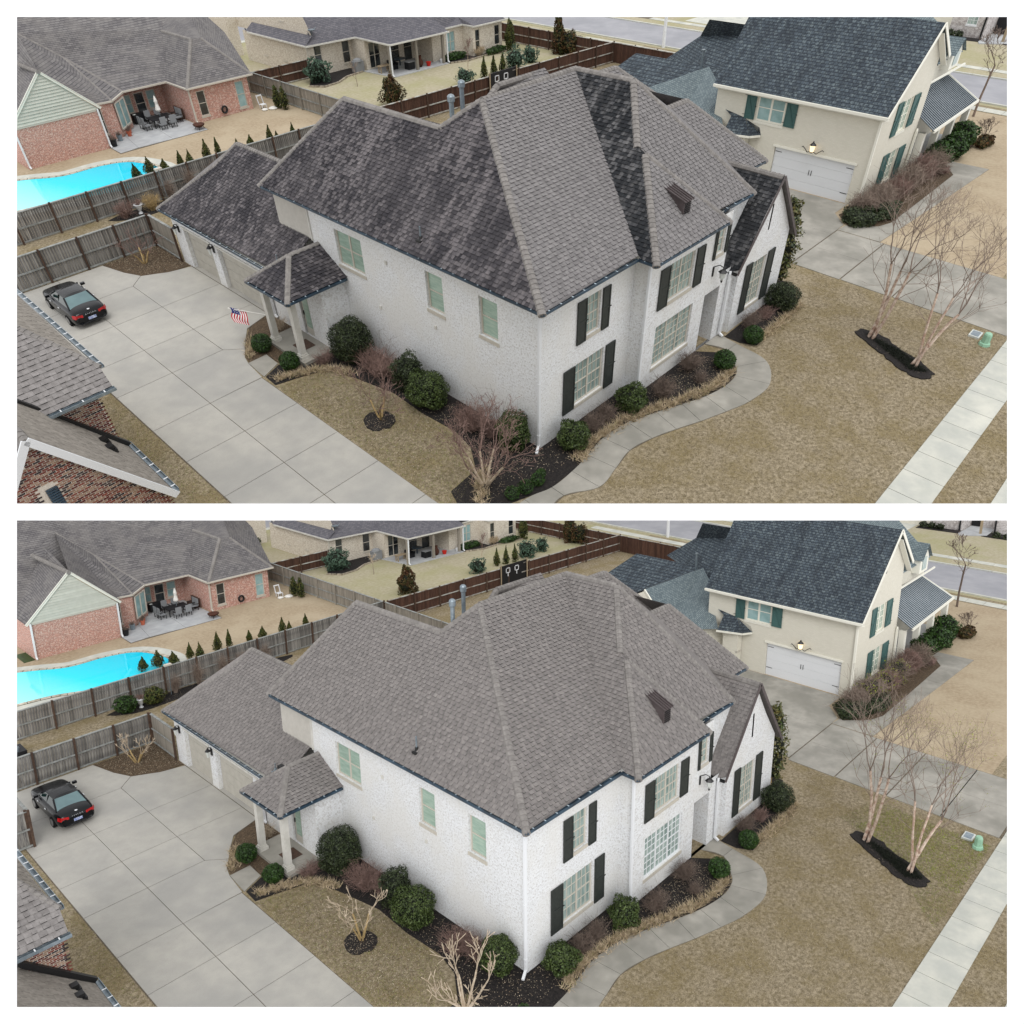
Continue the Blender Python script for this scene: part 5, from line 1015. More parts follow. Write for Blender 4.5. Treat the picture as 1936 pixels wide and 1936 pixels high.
def rear_house(k, A):
    M = MATS; H = thing('pale_brick_house', 'pale buff brick house at the rear with covered patio and grey roofs', 'house', (30, 45, 0))
    z = 2.6; g = G()
    g.poly([(23.4, 46.2, 0), (23.4, 56, 0), (23.4, 56, z), (23.4, 46.2, z)]); wall(g, 'y', 46.2, -1, 23.4, 28.0, 0, z, [(24.1, 24.85, .9, 2.4), (27.0, 27.8, .5, 2.3)], .08)
    wall(g, 'y', 44.3, -1, 28.0, 33.6, 0, z, [(28.4, 29.6, .1, 2.2), (30.8, 31.8, .1, 2.1), (32.3, 33.3, 0, 2.3)], .1); g.poly([(28, 46.2, 0), (28, 44.3, 0), (28, 44.3, z), (28, 46.2, z)])
    wall(g, 'y', 41.9, -1, 33.6, 37.4, 0, z, [(35.3, 36.4, .5, 2.2)], .08); wall(g, 'y', 40.6, -1, 37.4, 41.2, 0, z, [(37.7, 38.3, .3, 2.2), (40.2, 40.9, .5, 2.2)], .08); g.poly([(33.6, 41.9, 0), (33.6, 44.3, 0), (33.6, 44.3, z), (33.6, 41.9, z)]); g.poly([(37.4, 41.9, 0), (37.4, 40.6, 0), (37.4, 40.6, z), (37.4, 41.9, z)]); g.poly([(41.2, 40.6, 0), (41.2, 50, 0), (41.2, 50, z), (41.2, 40.6, z)])
    g.poly([(24.1, 47, 2.5), (24.1, 58, 2.5), (24.1, 58, 6), (24.1, 47.8, 6), (24.1, 46.2, 3.3)]); g.poly([(23.0, 58, 0), (23.0, 64, 0), (23.0, 64, 6), (23, 58, 6)]); g.poly([(23.0, 58, 0), (24.1, 58, 0), (24.1, 58, 6), (23, 58, 6)])
    g.mk('wall', M['pale_brick'], H)
    for y, b, dk in ((46.2, (24.1, 24.85, .9, 2.4), 'dark_pane'), (46.2, (27.0, 27.8, .5, 2.3), 'dark_pane'), (44.3, (28.4, 29.6, .1, 2.2), 'dark_pane'), (44.3, (30.8, 31.8, .1, 2.1), 'dark_pane'), (44.3, (32.3, 33.3, 0, 2.3), 'dark_pane'), (41.9, (35.3, 36.4, .5, 2.2), 'teal_pane'), (40.6, (37.7, 38.3, .3, 2.2), 'dark_pane'), (40.6, (40.2, 40.9, .5, 2.2), 'dark_pane')):
        window(H, 'y', y, -1, *b, units=2 if b[1] - b[0] > 1 else 1, cols=1, rows=2, pm=dk, depth=.08)
    for y in (49.5, 52.5): window(H, 'x', 23.4, -1, y, y + .5, .9, 1.9, units=1, cols=1, rows=2, pm='curtain_pane', depth=.06)
    for y in (50, 53.5): window(H, 'x', 24.1, -1, y, y + .7, 3.9, 5.2, units=1, cols=1, rows=2, pm='dark_pane', depth=.06)
    RF = bpy.data.objects.new('roof', None); link(RF, toW(zmap([(30, 45, 4)]))[0], H); e = 2.6
    r = 'roof_rear'
    froof(RF, [([(23.3, 45.95, e), (28.0, 45.5, e), (30, 49, 5.2), (29, 55, 7.2), (24.1, 48.5, 5.6), (24.1, 46.6, 3.5)], r), ([(28.0, 45.5, e), (28.0, 40.9, e), (30.6, 43.6, 4.9), (31.5, 49, 5.4), (30, 49, 5.2)], r),
      ([(28, 40.9, e), (34.5, 40.7, e), (33.2, 43.5, 4.8), (30.6, 43.6, 4.9)], r), ([(34.5, 40.7, e), (35.15, 41.8, e), (37.4, 41.8, e), (38, 46, 5.4), (33.2, 43.5, 4.8)], r), ([(33.2, 43.5, 4.8), (30.6, 43.6, 4.9), (31.5, 49, 5.4), (38, 49, 6), (38, 46, 5.4)], r),
      ([(37.4, 41.8, e), (37.4, 40.4, e), (41.4, 40.3, e), (39.4, 43.5, 4.9), (38, 46, 5.4)], r), ([(41.4, 40.3, e), (39.4, 43.5, 4.9), (38, 49, 6), (41.4, 49, e)], r),
      ([(23.2, 45.95, e), (23.2, 54.8, e), (24.05, 54.8, 3.2), (24.05, 46.0, 3.25)], r), ([(23.2, 54.8, e), (23.2, 55.2, e), (24.05, 55.2, 3.2), (24.05, 54.8, 3.2)], r)])
    edge(H, [(23.15, 54.8, 2.55), (23.15, 45.85, 2.55), (27.95, 45.4, 2.55), (27.95, 40.8, 2.55), (34.55, 40.6, 2.55)], m='white_trim', h=.12); edge(H, [(35.15, 41.75, 2.55), (37.3, 41.75, 2.55), (37.3, 40.3, 2.55), (41.4, 40.2, 2.55)], m='white_trim', h=.12)
    for x, y in ((28.05, 41.05), (30.9, 40.95), (33.9, 40.85)): G().box(x - .1, x + .1, y - .1, y + .1, 0, 2.5).mk('column', M['fence_pale'], H)
    downspout(28.0, 40.85, .05, 2.5, H); downspout(34.3, 40.7, .05, 2.5, H); downspout(23.35, 46.1, .05, 2.5, H, m='window_frame')
    G().prism([(27.6, 44.3), (28.0, 40.7), (34.2, 40.5), (34.2, 44.3)], 0, .06).mk('patio_slab', M['patio'], H)
    G().poly([(28.05, 41.0, 2.5), (34.4, 40.8, 2.5), (33.6, 44.3, 2.5), (28.05, 44.3, 2.5)]).mk('added_patio_ceiling', M['wood_pale'], H)  # unseen ceiling added to block light and keep the patio interior dark
    s = thing('satellite_dish', 'small grey satellite dish on the corner of the rear roof', 'satellite dish', (24.2, 46.5, 3.0))
    G().tube((24.3, 46.4, 3.1), (24.3, 46.3, 3.6), .03).mk('mast', M['zinc'], s); G().lathe((24.2, 46.2, 3.55), [(.05, 0), (.25, .05), (.34, .14)], 10).mk('dish', M['zinc'], s); G().tube((24.2, 46.2, 3.55), (24.6, 46.0, 3.85), .02).mk('arm', M['zinc'], s)
def far_house(k, A):
    M = MATS; H = thing('far_white_house', 'pale grey white brick house across the side street', 'house', (74, 8, 0))
    g = G(); wall(g, 'x', 71.6, -1, 8.4, 11.4, 0, 3.2, [(9.2, 10.1, 1.1, 2.6)], .06); wall(g, 'x', 74.5, -1, 5.8, 8.4, 0, 3.2, [(7.3, 8.3, .1, 2.5)], .06); g.poly([(71.6, 8.4, 0), (74.5, 8.4, 0), (74.5, 8.4, 3.2), (71.6, 8.4, 3.2)]); wall(g, 'x', 72.6, -1, -9, 5.8, 0, 3.2); g.poly([(72.6, 5.8, 0), (74.5, 5.8, 0), (74.5, 5.8, 3.2), (72.6, 5.8, 3.2)]); g.mk('wall', M['grey_white_brick'], H)
    g = G(); wall(g, 'x', 71.6, -1, 11.4, 22, 0, 4); g.mk('garage_wall', M['cream_brick'], H)
    window(H, 'x', 71.6, -1, 9.2, 10.1, 1.1, 2.6, units=1, cols=3, rows=4, fm='bright_trim', pm='curtain_pane', depth=.06, sill='bright_trim')
    d = bpy.data.objects.new('door', None); link(d, toW(zmap([(74.5, 7.8, 1)]))[0], H); G().box(74.42, 74.46, 7.3, 8.3, .1, 2.5).mk('door_leaf', M['black_plastic'], d)
    q = G()
    for a in range(8): q.bar((74.38, 7.8, 1.9), (74.38, 7.8 + .2 * math.cos(a * .785), 1.9 + .2 * math.sin(a * .785)), .05, .05)
    q.mk('wreath', M['teal_pane'], d)
    for y, x in ((8.55, 71.5), (5.6, 72.5), (2.6, 72.5)): G().box(x - .06, x + .04, y - .07, y + .07, 0, 3.2).mk('downspout', M['black_plastic'], H)
    froof(bpy_roof(H, (74, 6, 4)), [([(71.2, -9.4, 3.25), (71.2, 22, 3.25), (76, 22, 7), (76, -9.4, 7)], 'roof_cool')])
    G().box(71.2, 71.6, 6.5, 8.4, 3.0, 3.3).mk('porch_beam', M['wood_pale'], H); G().box(71.4, 71.6, 6.5, 6.7, 0, 3.1).mk('column', M['wood_pale'], H)
    struct(G().prism([(70.6, -9), (70.6, 6), (71.2, 8), (70.4, 8.3), (70.2, 12.3), (71.6, 12.3), (71.6, 8.4), (72.6, 5.8), (72.6, -9)], 0, .05), 'far_bed', 'mulch'); struct(G().prism([(69.6, 8), (70.4, 8.3), (74.4, 8.3), (74.4, 6), (71, 5.9)], 0, .08), 'far_walk', 'patio'); struct(G().box(58.7, 71.6, 12.6, 22, .003, .02), 'far_house_driveway', 'sidewalk_concrete')
    for i, y in enumerate((11.8, 11.0, 10.2, 5.0, 4.0, 3.0)):
        b = thing('low_shrub', '%s low dark shrub along the far house front' % ['first', 'second', 'third', 'fourth', 'fifth', 'sixth'][i], 'shrub', (70.9, y, 0), 'low shrubs by the far house'); leafy(b, (70.9, y, .35), (.4, .4, .35), 160, .1, 'holly')
def bpy_roof(H, c):
    r = bpy.data.objects.new('roof', None); link(r, toW(zmap([c]))[0], H); return r
def fences(k, A):
    fence('wood_fence', 'weathered grey board fence between the pool garden and the side yard', (-10, 30.75, 0), (17.6, 30.75, 0), 1.68, 'fence_grey', bw=.13, inner=-1, post_step=2.0, limit=180)
    fence('wood_fence', 'weathered dark grey board fence at the end of the driveway', (-14, 25.25, 0), (-1.3, 25.25, 0), 1.72, 'fence_grey', bw=.13, inner=-1, post_step=1.95, limit=150)
    fence('wood_fence', 'short grey board fence joining the garage corner', (-1.28, 25.2, 0), (-1.28, 22.5, 0), 1.75, 'fence_pale', bw=.13, inner=-1, post_step=2.7, limit=60)
    fence('wood_fence', 'pale grey board fence running back past the red brick house', (17.65, 46.5, 0), (17.65, 22, 0), 1.62, 'fence_pale', bw=.15, inner=-1, limit=0, post_step=2.4, posts='fence_pale')
    fence('wood_fence', 'dark brown board fence enclosing the rear lawn', (17.8, 30.6, 0), (43.6, 29.6, 0), 1.66, 'fence_brown', bw=.15, limit=0, cap='brown_rail', inner=-1)
    fence('wood_fence', 'dark brown board fence along the street behind the rear lawn', (43.6, 29.6, 0), (43.6, 49, 0), 1.6, 'fence_brown', bw=.15, limit=0, cap='brown_rail')
    fence('wood_fence', 'dark brown board fence beside the street going behind the slate roofs', (43.6, 29.6, 0), (43.6, 14, 0), 1.64, 'fence_brown', bw=.15, limit=0, cap='brown_rail')
    fence('wood_fence', 'short dark brown fence joining the pale brick house', (17.7, 46.3, 0), (23.3, 46.2, 0), 1.5, 'fence_brown', bw=.15, limit=0, cap='brown_rail', inner=-1)
    if not A: fence('wood_fence', 'short weathered fence end at the left edge of the driveway', (-8.5, 20.0, 0), (-8.5, 23.2, 0), 1.75, 'fence_grey', bw=.13, limit=60); fence('wood_fence', 'short fence panel turned towards the brick house', (-8.5, 20.0, 0), (-11.6, 20.0, 0), 1.75, 'fence_grey', bw=.13, limit=60)
def car(k, A):
    M = MATS; dy = 0 if A else .35; cx, y0 = -7.02 + (0 if A else .3), 19.68 + dy
    C = thing('parked_car', 'glossy black sedan parked at the end of the driveway', 'car', (cx, y0 + 2, 0))
    # stations from rear to front: y, half width, belt z, sill z, deck/hood z
    S = [(0, .62, .50, .28, .62), (.06, .70, .62, .2, .82), (.35, .755, .66, .17, .88), (.8, .77, .68, .17, .90), (1.6, .775, .68, .17, .86), (2.5, .775, .67, .17, .84), (3.0, .77, .66, .17, .80), (3.55, .74, .60, .18, .72), (3.85, .66, .52, .22, .62), (3.98, .5, .44, .28, .52)]
    V, F = [], []
    for (y, w_, b, s, d) in S:
        for x, z in ((-w_ * .86, s), (-w_, s + .12), (-w_ * 1.0, b), (-w_ * .9, (b + d) / 2 + .04), (-w_ * .72, d), (0, d + .03), (w_ * .72, d), (w_ * .9, (b + d) / 2 + .04), (w_, b), (w_, s + .12), (w_ * .86, s)): V.append((cx + x, y0 + y, z))
    m = 11
    for i in range(len(S) - 1):
        for j in range(m - 1): F.append((i * m + j, i * m + j + 1, (i + 1) * m + j + 1, (i + 1) * m + j))
        F.append((i * m + m - 1, i * m, (i + 1) * m, (i + 1) * m + m - 1))
    F.append(tuple(range(m))); F.append(tuple(range((len(S) - 1) * m, len(S) * m)))
    bo = mk('body', V, F, M['car_black'], C)
    if bo is None: return
    for p in bo.data.polygons: p.use_smooth = True
    sub = bo.modifiers.new('round', 'SUBSURF'); sub.levels = sub.render_levels = 2
    # cabin
    zb, zt = .86, 1.17
    base = [(-.62, .55), (.62, .55), (.62, 2.75), (-.62, 2.75)]; top = [(-.5, 1.15), (.5, 1.15), (.5, 2.15), (-.5, 2.15)]
    def P(q, z): return (cx + q[0], y0 + q[1], z)
    g = G(); n = 6
    for i in range(n):
        for j in range(n):
            f = lambda a, b: (cx + (-.5 + a), y0 + 1.15 + b, zt + .05 * (1 - (2 * a - 1) ** 2) * (1 - (2 * b - 1) ** 4))
            g.poly([f(i / n, j / n), f((i + 1) / n, j / n), f((i + 1) / n, (j + 1) / n), f(i / n, (j + 1) / n)])
    for a, b in ((0, 0), (1, 1), (2, 2), (3, 3)): g.bar(P(base[a], zb - .03), P(top[a], zt + .005), .07, .06)
    g.bar(P((-.58, 1.75), .84), P((-.5, 1.7), zt), .05, .07); g.bar(P((.58, 1.75), .84), P((.5, 1.7), zt), .05, .07)
    g.mk('car_roof', M['car_black'], C)
    G().poly([P(base[0], zb), P(base[1], zb), P(top[1], zt), P(top[0], zt)]).mk('rear_window', M['car_glass'], C); G().poly([P(base[2], zb - .03), P(base[3], zb - .03), P(top[3], zt), P(top[2], zt)]).mk('windscreen', M['car_side_glass'], C)
    for a, b in ((1, 2), (3, 0)): G().poly([P(base[a], zb - .03), P(base[b], zb - .03), P(top[b], zt), P(top[a], zt)]).mk('side_window', M['car_side_glass'], C)
    for s_ in (-1, 1):
        G().box(cx + s_ * .80 - .09, cx + s_ * .80 + .09, y0 + 2.5, y0 + 2.62, .82, .93).mk('wing_mirror', M['car_black'], C)
        G().add([(cx + s_ * .34, y0 - .01, .6), (cx + s_ * .66, y0 + .03, .58), (cx + s_ * .745, y0 + .16, .62), (cx + s_ * .72, y0 + .16, .78), (cx + s_ * .62, y0 + .02, .76), (cx + s_ * .34, y0 - .0, .72)], [(0, 1, 4, 5), (1, 2, 3, 4)]).mk('tail_light', M['tail_red'], C)
        for yy in (.85, 3.05):
            w_ = bpy.data.objects.new('wheel', None); link(w_, toW(zmap([(cx + s_ * .7, y0 + yy, .26)]))[0], C)
            G().tube((cx + s_ * .6, y0 + yy, .27), (cx + s_ * .785, y0 + yy, .27), .265, n=16).mk('tyre', M['tyre'], w_); G().tube((cx + s_ * .78, y0 + yy, .27), (cx + s_ * .795, y0 + yy, .27), .17, n=12).mk('rim', M['rim'], w_)
        for yy in (1.5, 2.4): G().box(cx + s_ * .785 - .012, cx + s_ * .785 + .012, y0 + yy - .08, y0 + yy + .08, .66, .69).mk('door_handle', M['chrome'], C)
    G().box(cx - .17, cx + .17, y0 - .03, y0 - .01, .42, .54).mk('licence_plate', M['plate'], C)
    G().lathe((cx, y0 + .1, .845), [(.06, 0), (.06, .015)], 10).mk('badge', M['chrome'], C)
    cu = bpy.data.curves.new('lettering', 'FONT'); cu.body = 'AVALON'; cu.size = .085; cu.extrude = .004; cu.align_x = 'CENTER'; cu.space_character = 1.6
    to = bpy.data.objects.new('tmp', cu); SC.collection.objects.link(to); dg = bpy.context.evaluated_depsgraph_get(); me = to.evaluated_get(dg).to_mesh()
    vv = [(cx + v.co.x, y0 - .015 + v.co.y * .3, .67 + v.co.y * .95) for v in me.vertices]; ff = [list(p.vertices) for p in me.polygons]; to.to_mesh_clear() if hasattr(to, 'to_mesh_clear') else None
    bpy.data.objects.remove(to); mk('lettering', vv, ff, M['chrome'], C)
ORD = ['first', 'second', 'third', 'fourth', 'fifth', 'sixth', 'seventh', 'eighth', 'ninth', 'tenth', 'eleventh', 'twelfth']
def tree(name, label, base, h, mb, mt, stems=3, depth=4, spread=.45, r=.06, L=None, seed=1, group=None, lean=.25, nch=3, rmin=.004, up=.2, first=.34, buds=None, dirs=None):
    rg = np.random.default_rng(seed); t = thing(name, label, 'tree', base, group); S, T = [], []; tips = []
    for i in range(stems):
        a = 2 * math.pi * i / stems + rg.uniform(-.4, .4); d = np.array([math.cos(a) * lean, math.sin(a) * lean, 1.]) if dirs is None else np.array(dirs[i], float)
        p = np.array(base, float) + [math.cos(a) * r * 1.6, math.sin(a) * r * 1.6, 0]; d /= np.linalg.norm(d); n = 5; hh = h * first * rg.uniform(.85, 1.1)
        rr = r * rg.uniform(.8, 1.1)
        for j in range(n):
            q = p + d * hh / n; T.append([*p, *q, rr, rr * .93]); rr *= .93; p = q; d = d + rg.normal(size=3) * .05; d /= np.linalg.norm(d)
            if j > 1 and depth > 2: branch(S, p, d + rg.normal(size=3) * [.8, .8, .3], h * .17, rr * .3, depth - 2, rg, spread, nch, up, 3, .7, tips, rmin)
        for c in range(2): branch(S, p, d + rg.normal(size=3) * .25, h * .2, rr * .6, depth, rg, spread, nch, up, 3, .72, tips, rmin)
    for i in range(stems): V, F = segs(T[i * 5:i * 5 + 5], 7); mk('trunk', V, F, MATS[mb], t)
    V, F = segs(S, 3); mk('crown', V, F, MATS[mt], t, tint=np.repeat(rg.random(len(S)), 3))
    if buds and tips:
        q = np.array(tips); q = np.repeat(q, 2, 0) + rg.normal(size=(len(q) * 2, 3)) * .1; V, F = quads(q, rg.normal(size=q.shape), .022, rg); mk('buds', V, F, MATS[buds], t, tint=rg.random(len(F)))
    return t
def shrub(name, label, c, rad, n, size, m, group=None, shape='ball', lump=.22, cat='shrub'):
    if not inview([(c[0] - rad[0], c[1], 0), (c[0] + rad[0], c[1], rad[2] * 2)]): return
    t = thing(name, label, cat, (c[0], c[1], 0), group); leafy(t, (c[0], c[1], c[2]), rad, n, size, m, shape=shape, lump=lump); return t
def twigs(label, c, rad, h, n, m, name='bare_shrub', group='bare shrubs by the white house', r=.005):
    if not inview([(c[0] - rad[0], c[1], 0), (c[0] + rad[0], c[1], h)]): return
    t = thing(name, label, 'shrub', (c[0], c[1], 0), group); twig_shrub(t, (c[0], c[1], 0), rad, h, n, m, r=r); return t
def plants(k, A):
    M = MATS; bx = 'clipped round green boxwoods'
    for lab, x, y, r in (('small round boxwood at the corner of the driveway and entry path', -3.12, 12.45, .42), ('small round boxwood left of the entry columns by the lawn', -3.08, 10.5, .4), ('round boxwood inside the bend of the front path', 8.55, -2.05, .42), ('round boxwood across the front path from the arch', 10.95, -1.95, .4)):
        shrub('boxwood', lab, (x, y, r * 1.0), (r, r, r * .98), 2600, .034, 'boxwood', bx, lump=.06)
    shrub('round_shrub', 'big round glossy dark shrub beside the entry porch', (-.95, 9.15, 1.0), (.85, .85, .95), 8000, .036, 'holly', lump=.12)
    shrub('broad_shrub', 'upright dark green shrub against the middle of the side wall', (-.75, 5.95, .8), (.6, .6, .8), 4400, .037, 'holly', 'dark shrubs along the side wall', lump=.3)
    shrub('broad_shrub', 'broad dark green shrub in the middle of the side wall bed', (-.95, 4.65, .75), (.75, .85, .75), 6500, .037, 'holly_green', 'dark shrubs along the side wall', lump=.2)
    shrub('broad_shrub', 'rounded green shrub left of the front corner downspout', (-.55, .75, .72), (.6, .6, .75), 5200, .037, 'holly_green', 'dark shrubs along the side wall', lump=.16)
    shrub('broad_shrub', 'leafy green shrub right of the front corner', (.85, -.75, .52), (.58, .55, .55), 4200, .04, 'holly_green', 'green shrubs under the front windows', lump=.25)
    shrub('broad_shrub', 'leafy green shrub at the inner corner of the front', (3.95, -.95, .52), (.56, .55, .56), 3800, .042, 'holly_green', 'green shrubs under the front windows', lump=.3)
    shrub('round_shrub', 'large dark green shrub at the gable corner beside the front lawn', (14.35, -1.45, .6), (.72, .7, .65), 5200, .034, 'holly', lump=.15)
    t = thing('magnolia', 'tall narrow evergreen magnolia against the gable corner', 'tree', (15.85, -.35, 0))
    for i, (dx, z, r, h_) in enumerate(((0, .9, .48, .5), (.05, 1.5, .62, .6), (-.06, 2.2, .6, .6), (.1, 2.85, .55, .6), (-.03, 3.4, .46, .55), (.0, 3.85, .3, .45))): leafy(t, (15.85 + dx, -.35 + dx, z), (r, r, h_), 650, .07, 'magnolia_leaf', name='foliage', lump=.5)
    G().tube((15.85, -.35, 0), (15.85, -.35, 3.2), .06, .03).mk('trunk', M['bark_tan'], t)
    for i, (x, y, r) in enumerate(((-2.45, -.95, .24), (-1.95, -1.08, .26), (-1.4, -1.12, .24), (-1.05, -.95, .16)) if A else ((-1.35, -1.12, .22),)):
        shrub('small_boxwood', 'tiny round yellow green shrub, %s from the left in the front bed' % ORD[i] if A else 'tiny round yellow green shrub in the dark front bed', (x, y, r), (r, r, r), 900, .025, 'boxwood', 'tiny round shrubs in the front bed', lump=.08)
    # bare crape myrtles
    if A:
        tree('crape_myrtle', 'bare crape myrtle with fine twigs in the corner bed', (-2.72, 23.8, 0), 2.5, 'bark_tan', 'twig_red', 4, 3, r=.045, seed=3, lean=.45, first=.3)
        tree('crape_myrtle', 'bare reddish crape myrtle in the dark mulch ring on the side lawn', (-2.7, 5.35, 0), 3.0, 'bark_tan', 'twig_red', 3, 4, r=.045, seed=4, lean=.4, first=.3, rmin=.005)
        tree('crape_myrtle', 'large bare crape myrtle at the lower corner of the side lawn', (-2.62, .1, 0), 3.3, 'bark_pale', 'twig_red', 6, 4, r=.05, seed=5, lean=.5, first=.36, rmin=.005)
    else:
        tree('crape_myrtle', 'pruned pale crape myrtle in the corner bed', (-2.72, 23.8, 0), 2.2, 'bark_tan', 'bark_pale', 4, 2, r=.045, seed=3, lean=.5, first=.34, rmin=.013)
        tree('crape_myrtle', 'pruned pale crape myrtle in the dark mulch ring on the side lawn', (-2.7, 5.35, 0), 2.6, 'bark_tan', 'bark_pale', 4, 2, r=.042, seed=4, lean=.42, first=.36, rmin=.012)
        tree('crape_myrtle', 'pruned pale crape myrtle at the lower corner of the side lawn', (-2.42, .35, 0), 2.9, 'bark_pale', 'bark_pale', 7, 2, r=.045, seed=5, lean=.6, first=.4, rmin=.013)
    bd = None if A else 'bud_green'
    tree('river_birch', 'tall bare river birch at the far end of the dark front bed', (14.55, -5.35, 0), 7.6, 'birch_bark', 'twig_grey', 3, 4, r=.07, seed=11, lean=.14, first=.46, rmin=.0035, spread=.46, buds=None, dirs=[(.0, .05, 1), (.2, -.1, 1), (.12, -.18, 1)])
    tree('river_birch', 'leaning bare river birch at the near end of the dark front bed' if A else 'leaning river birch with yellow green buds at the near end of the bed', (13.65, -7.4, 0), 6.9, 'birch_bark', 'twig_grey', 3, 4, r=.066, seed=12, lean=.2, first=.42, rmin=.0035, spread=.46, buds=bd, dirs=[(.0, .05, 1), (.42, -.3, 1), (.3, -.05, 1)])
    tree('street_tree', 'slender bare street tree on the far corner lawn', (47.3, 1.3, 0), 4.8, 'twig_dark', 'twig_dark', 1, 4, r=.08, seed=21, lean=.03, first=.7, rmin=.012, spread=.6)
    tree('bare_bush', 'small bare tree beside the porch steps', (42.2, -.9, 0), 2.0, 'twig_dark', 'twig_dark', 3, 3, r=.03, seed=22, lean=.3, rmin=.01)
    tree('young_tree', 'young bare tree in the rear lawn' if A else 'young tree in white blossom in the rear lawn', (24.25, 41.0, 0), 2.0, 'twig_grey', 'twig_grey' if A else 'bark_pale', 1, 3, r=.03, seed=23, lean=.02, first=.5, rmin=.01 if A else .014, buds=None if A else 'cloth_white')
    tree('young_tree', 'young pinkish bare tree beside the rear patio', (33.35, 37.3, 0), 2.9, 'bark_pale', 'twig_red', 1, 3, r=.035, seed=24, lean=.02, first=.45, rmin=.012)
    tree('far_tree', 'broad bare tree behind the red brick house', (23.2, 61.5, 0), 3.2, 'twig_grey', 'twig_grey', 3, 4, r=.07, seed=25, lean=.4, first=.3, rmin=.02)
    # bare shrubs
    w = 'bare shrubs by the white house'
    twigs('tangle of bare grey brown stems between the entry porch and the round shrub', (-1.95, 9.75), (.55, .4), .75, 90, 'twig_red'); twigs('wide thicket of bare reddish twigs below the round shrub', (-.95, 7.6), (.75, 1.0), 1.35 if A else 1.1, 252, 'twig_red'); twigs('bare reddish thicket further along the side wall', (-.75, 6.7), (.5, .6), 1.2 if A else .9, 132, 'twig_red')
    twigs('bare reddish thicket left of the rounded corner shrub', (-.9, 2.5), (.7, .75), 1.2 if A else 1.0, 204, 'twig_red'); twigs('bare brown twigs close against the side wall near the corner', (-.7, 1.7), (.5, .5), 1.0, 120, 'twig_red')
    twigs('dark bare shrub under the lower left front window', (1.95, -.72), (.45, .4), .85, 156, 'twig_dark'); twigs('dark bare shrub between the two green front shrubs', (2.75, -.72), (.4, .38), .85, 132, 'twig_dark')
    twigs('bare shrub below the triple window', (5.35, -1.35), (.55, .45), .9, 192, 'twig_dark'); twigs('bare shrub under the right end of the triple window', (7.55, -1.15), (.6, .45), .85, 192, 'twig_dark'); twigs('bare shrub beside the arch path', (7.1, -1.9), (.4, .35), .5, 84, 'twig_dark')
    twigs('bare shrub below the gable window', (11.9, -1.3), (.6, .4), .75, 180, 'twig_dark'); twigs('bare reddish shrub right of the gable window', (13.0, -1.4), (.5, .35), .6, 120, 'twig_red'); twigs('thin dry stems behind the entry column', (-1.7, 13.3), (.35, .4), .7, 54, 'bark_pale')
    if A: twigs('tall thin seed stalks against the side wall near the corner', (-.5, 1.5), (.4, 1.0), 2.6, 15, 'twig_dark', name='seed_stalks'); twigs('thin seed stalks rising behind the middle wall shrubs', (-.4, 7.4), (.3, .9), 2.1, 8, 'twig_dark', name='seed_stalks')
    # beds of the cream house
    tt = 'twig_grey'
    for i, (x, y, h_, mm) in enumerate(((26.2, .1, 1.3, 'twig_grey'), (27.6, -.2, 1.6, 'twig_grey'), (29.2, -.4, 1.5, 'twig_red'), (30.9, -.4, 1.7, 'twig_grey'), (32.6, -.4, 1.8, 'twig_red'), (34.2, -.5, 1.7, 'twig_grey'))):
        t = thing('bare_shrub', '%s tall bare shrub from the garage end in the cream house bed' % ORD[i], 'shrub', (x, y, 0), 'tall shrubs along the cream house'); twig_shrub(t, (x, y, 0), (1.0, .75), h_, 330, mm, r=.009)
        if not A: leafy(t, (x, y, h_ * .5), (.8, .6, h_ * .42), 420, .05, 'bud_green', name='young_leaves', lump=.6) if i in (1, 2, 3) else None
    shrub('low_hedge', 'low dark hedge around the driveway end of the cream house bed', (25.3, -.15, .35), (1.1, .9, .42), 3000, .06, 'holly'); shrub('low_hedge', 'low green brown hedge continuing along the garden walk', (27.0, -.95, .32), (1.3, .5, .38), 2600, .06, 'holly')
    for i, (x, y, r) in enumerate(((36.0, -.2, .75), (38.0, -.4, .8), (40.3, -.1, .85))): shrub('round_shrub', '%s round green shrub in front of the porch of the cream house' % ORD[i], (x, y, r), (r, r, r), 1500, .09, 'boxwood', 'round shrubs by the porch', lump=.2)
    shrub('low_shrub', 'low brown shrub at the end of the porch bed', (41.6, -1.1, .3), (1.0, .5, .35), 700, .09, 'red_conifer')
    twigs('bare red twigs in the porch bed by the walk corner', (35.0, -.95), (.6, .4), .5, 90, 'twig_red', group='tall shrubs along the cream house', r=.01)
    # arborvitae along the fence and other evergreens
    for i, (x, y, h_, r) in enumerate(((2.3, 34.9, .75, .32), (3.1, 34.6, .85, .38), (4.0, 34.4, .95, .38), (5.1, 34.6, .75, .3), (5.45, 33.7, .95, .3), (6.75, 34.2, 1.5, .28), (7.8, 34.4, .9, .26), (9.0, 34.3, .8, .25), (10.2, 34.3, .8, .25), (11.4, 34.2, .8, .25), (12.2, 34.2, .7, .22), (13.2, 34.2, .7, .22))):
        h_ *= .62 + .14 * math.sin(i * 2.3); r *= 1.15 + .25 * math.sin(i * 1.7); x += .35 * math.sin(i * 3.1); shrub('arborvitae', '%s small pointed evergreen from the left behind the pool fence' % ORD[i], (x, y, h_ + .1), (r, r, h_), 900, .05, 'arborvitae', 'small evergreens behind the pool fence', 'cone', cat='evergreen')
    for i, (x, y) in enumerate(((16.62, 41.0), (16.75, 40.25))): shrub('arborvitae', '%s of two narrow evergreens beside the pale grey fence' % ('far one', 'near one')[i], (x, y, .85), (.38, .38, .9), 800, .06, 'arborvitae', 'pair of evergreens by the grey fence', 'column', cat='evergreen')
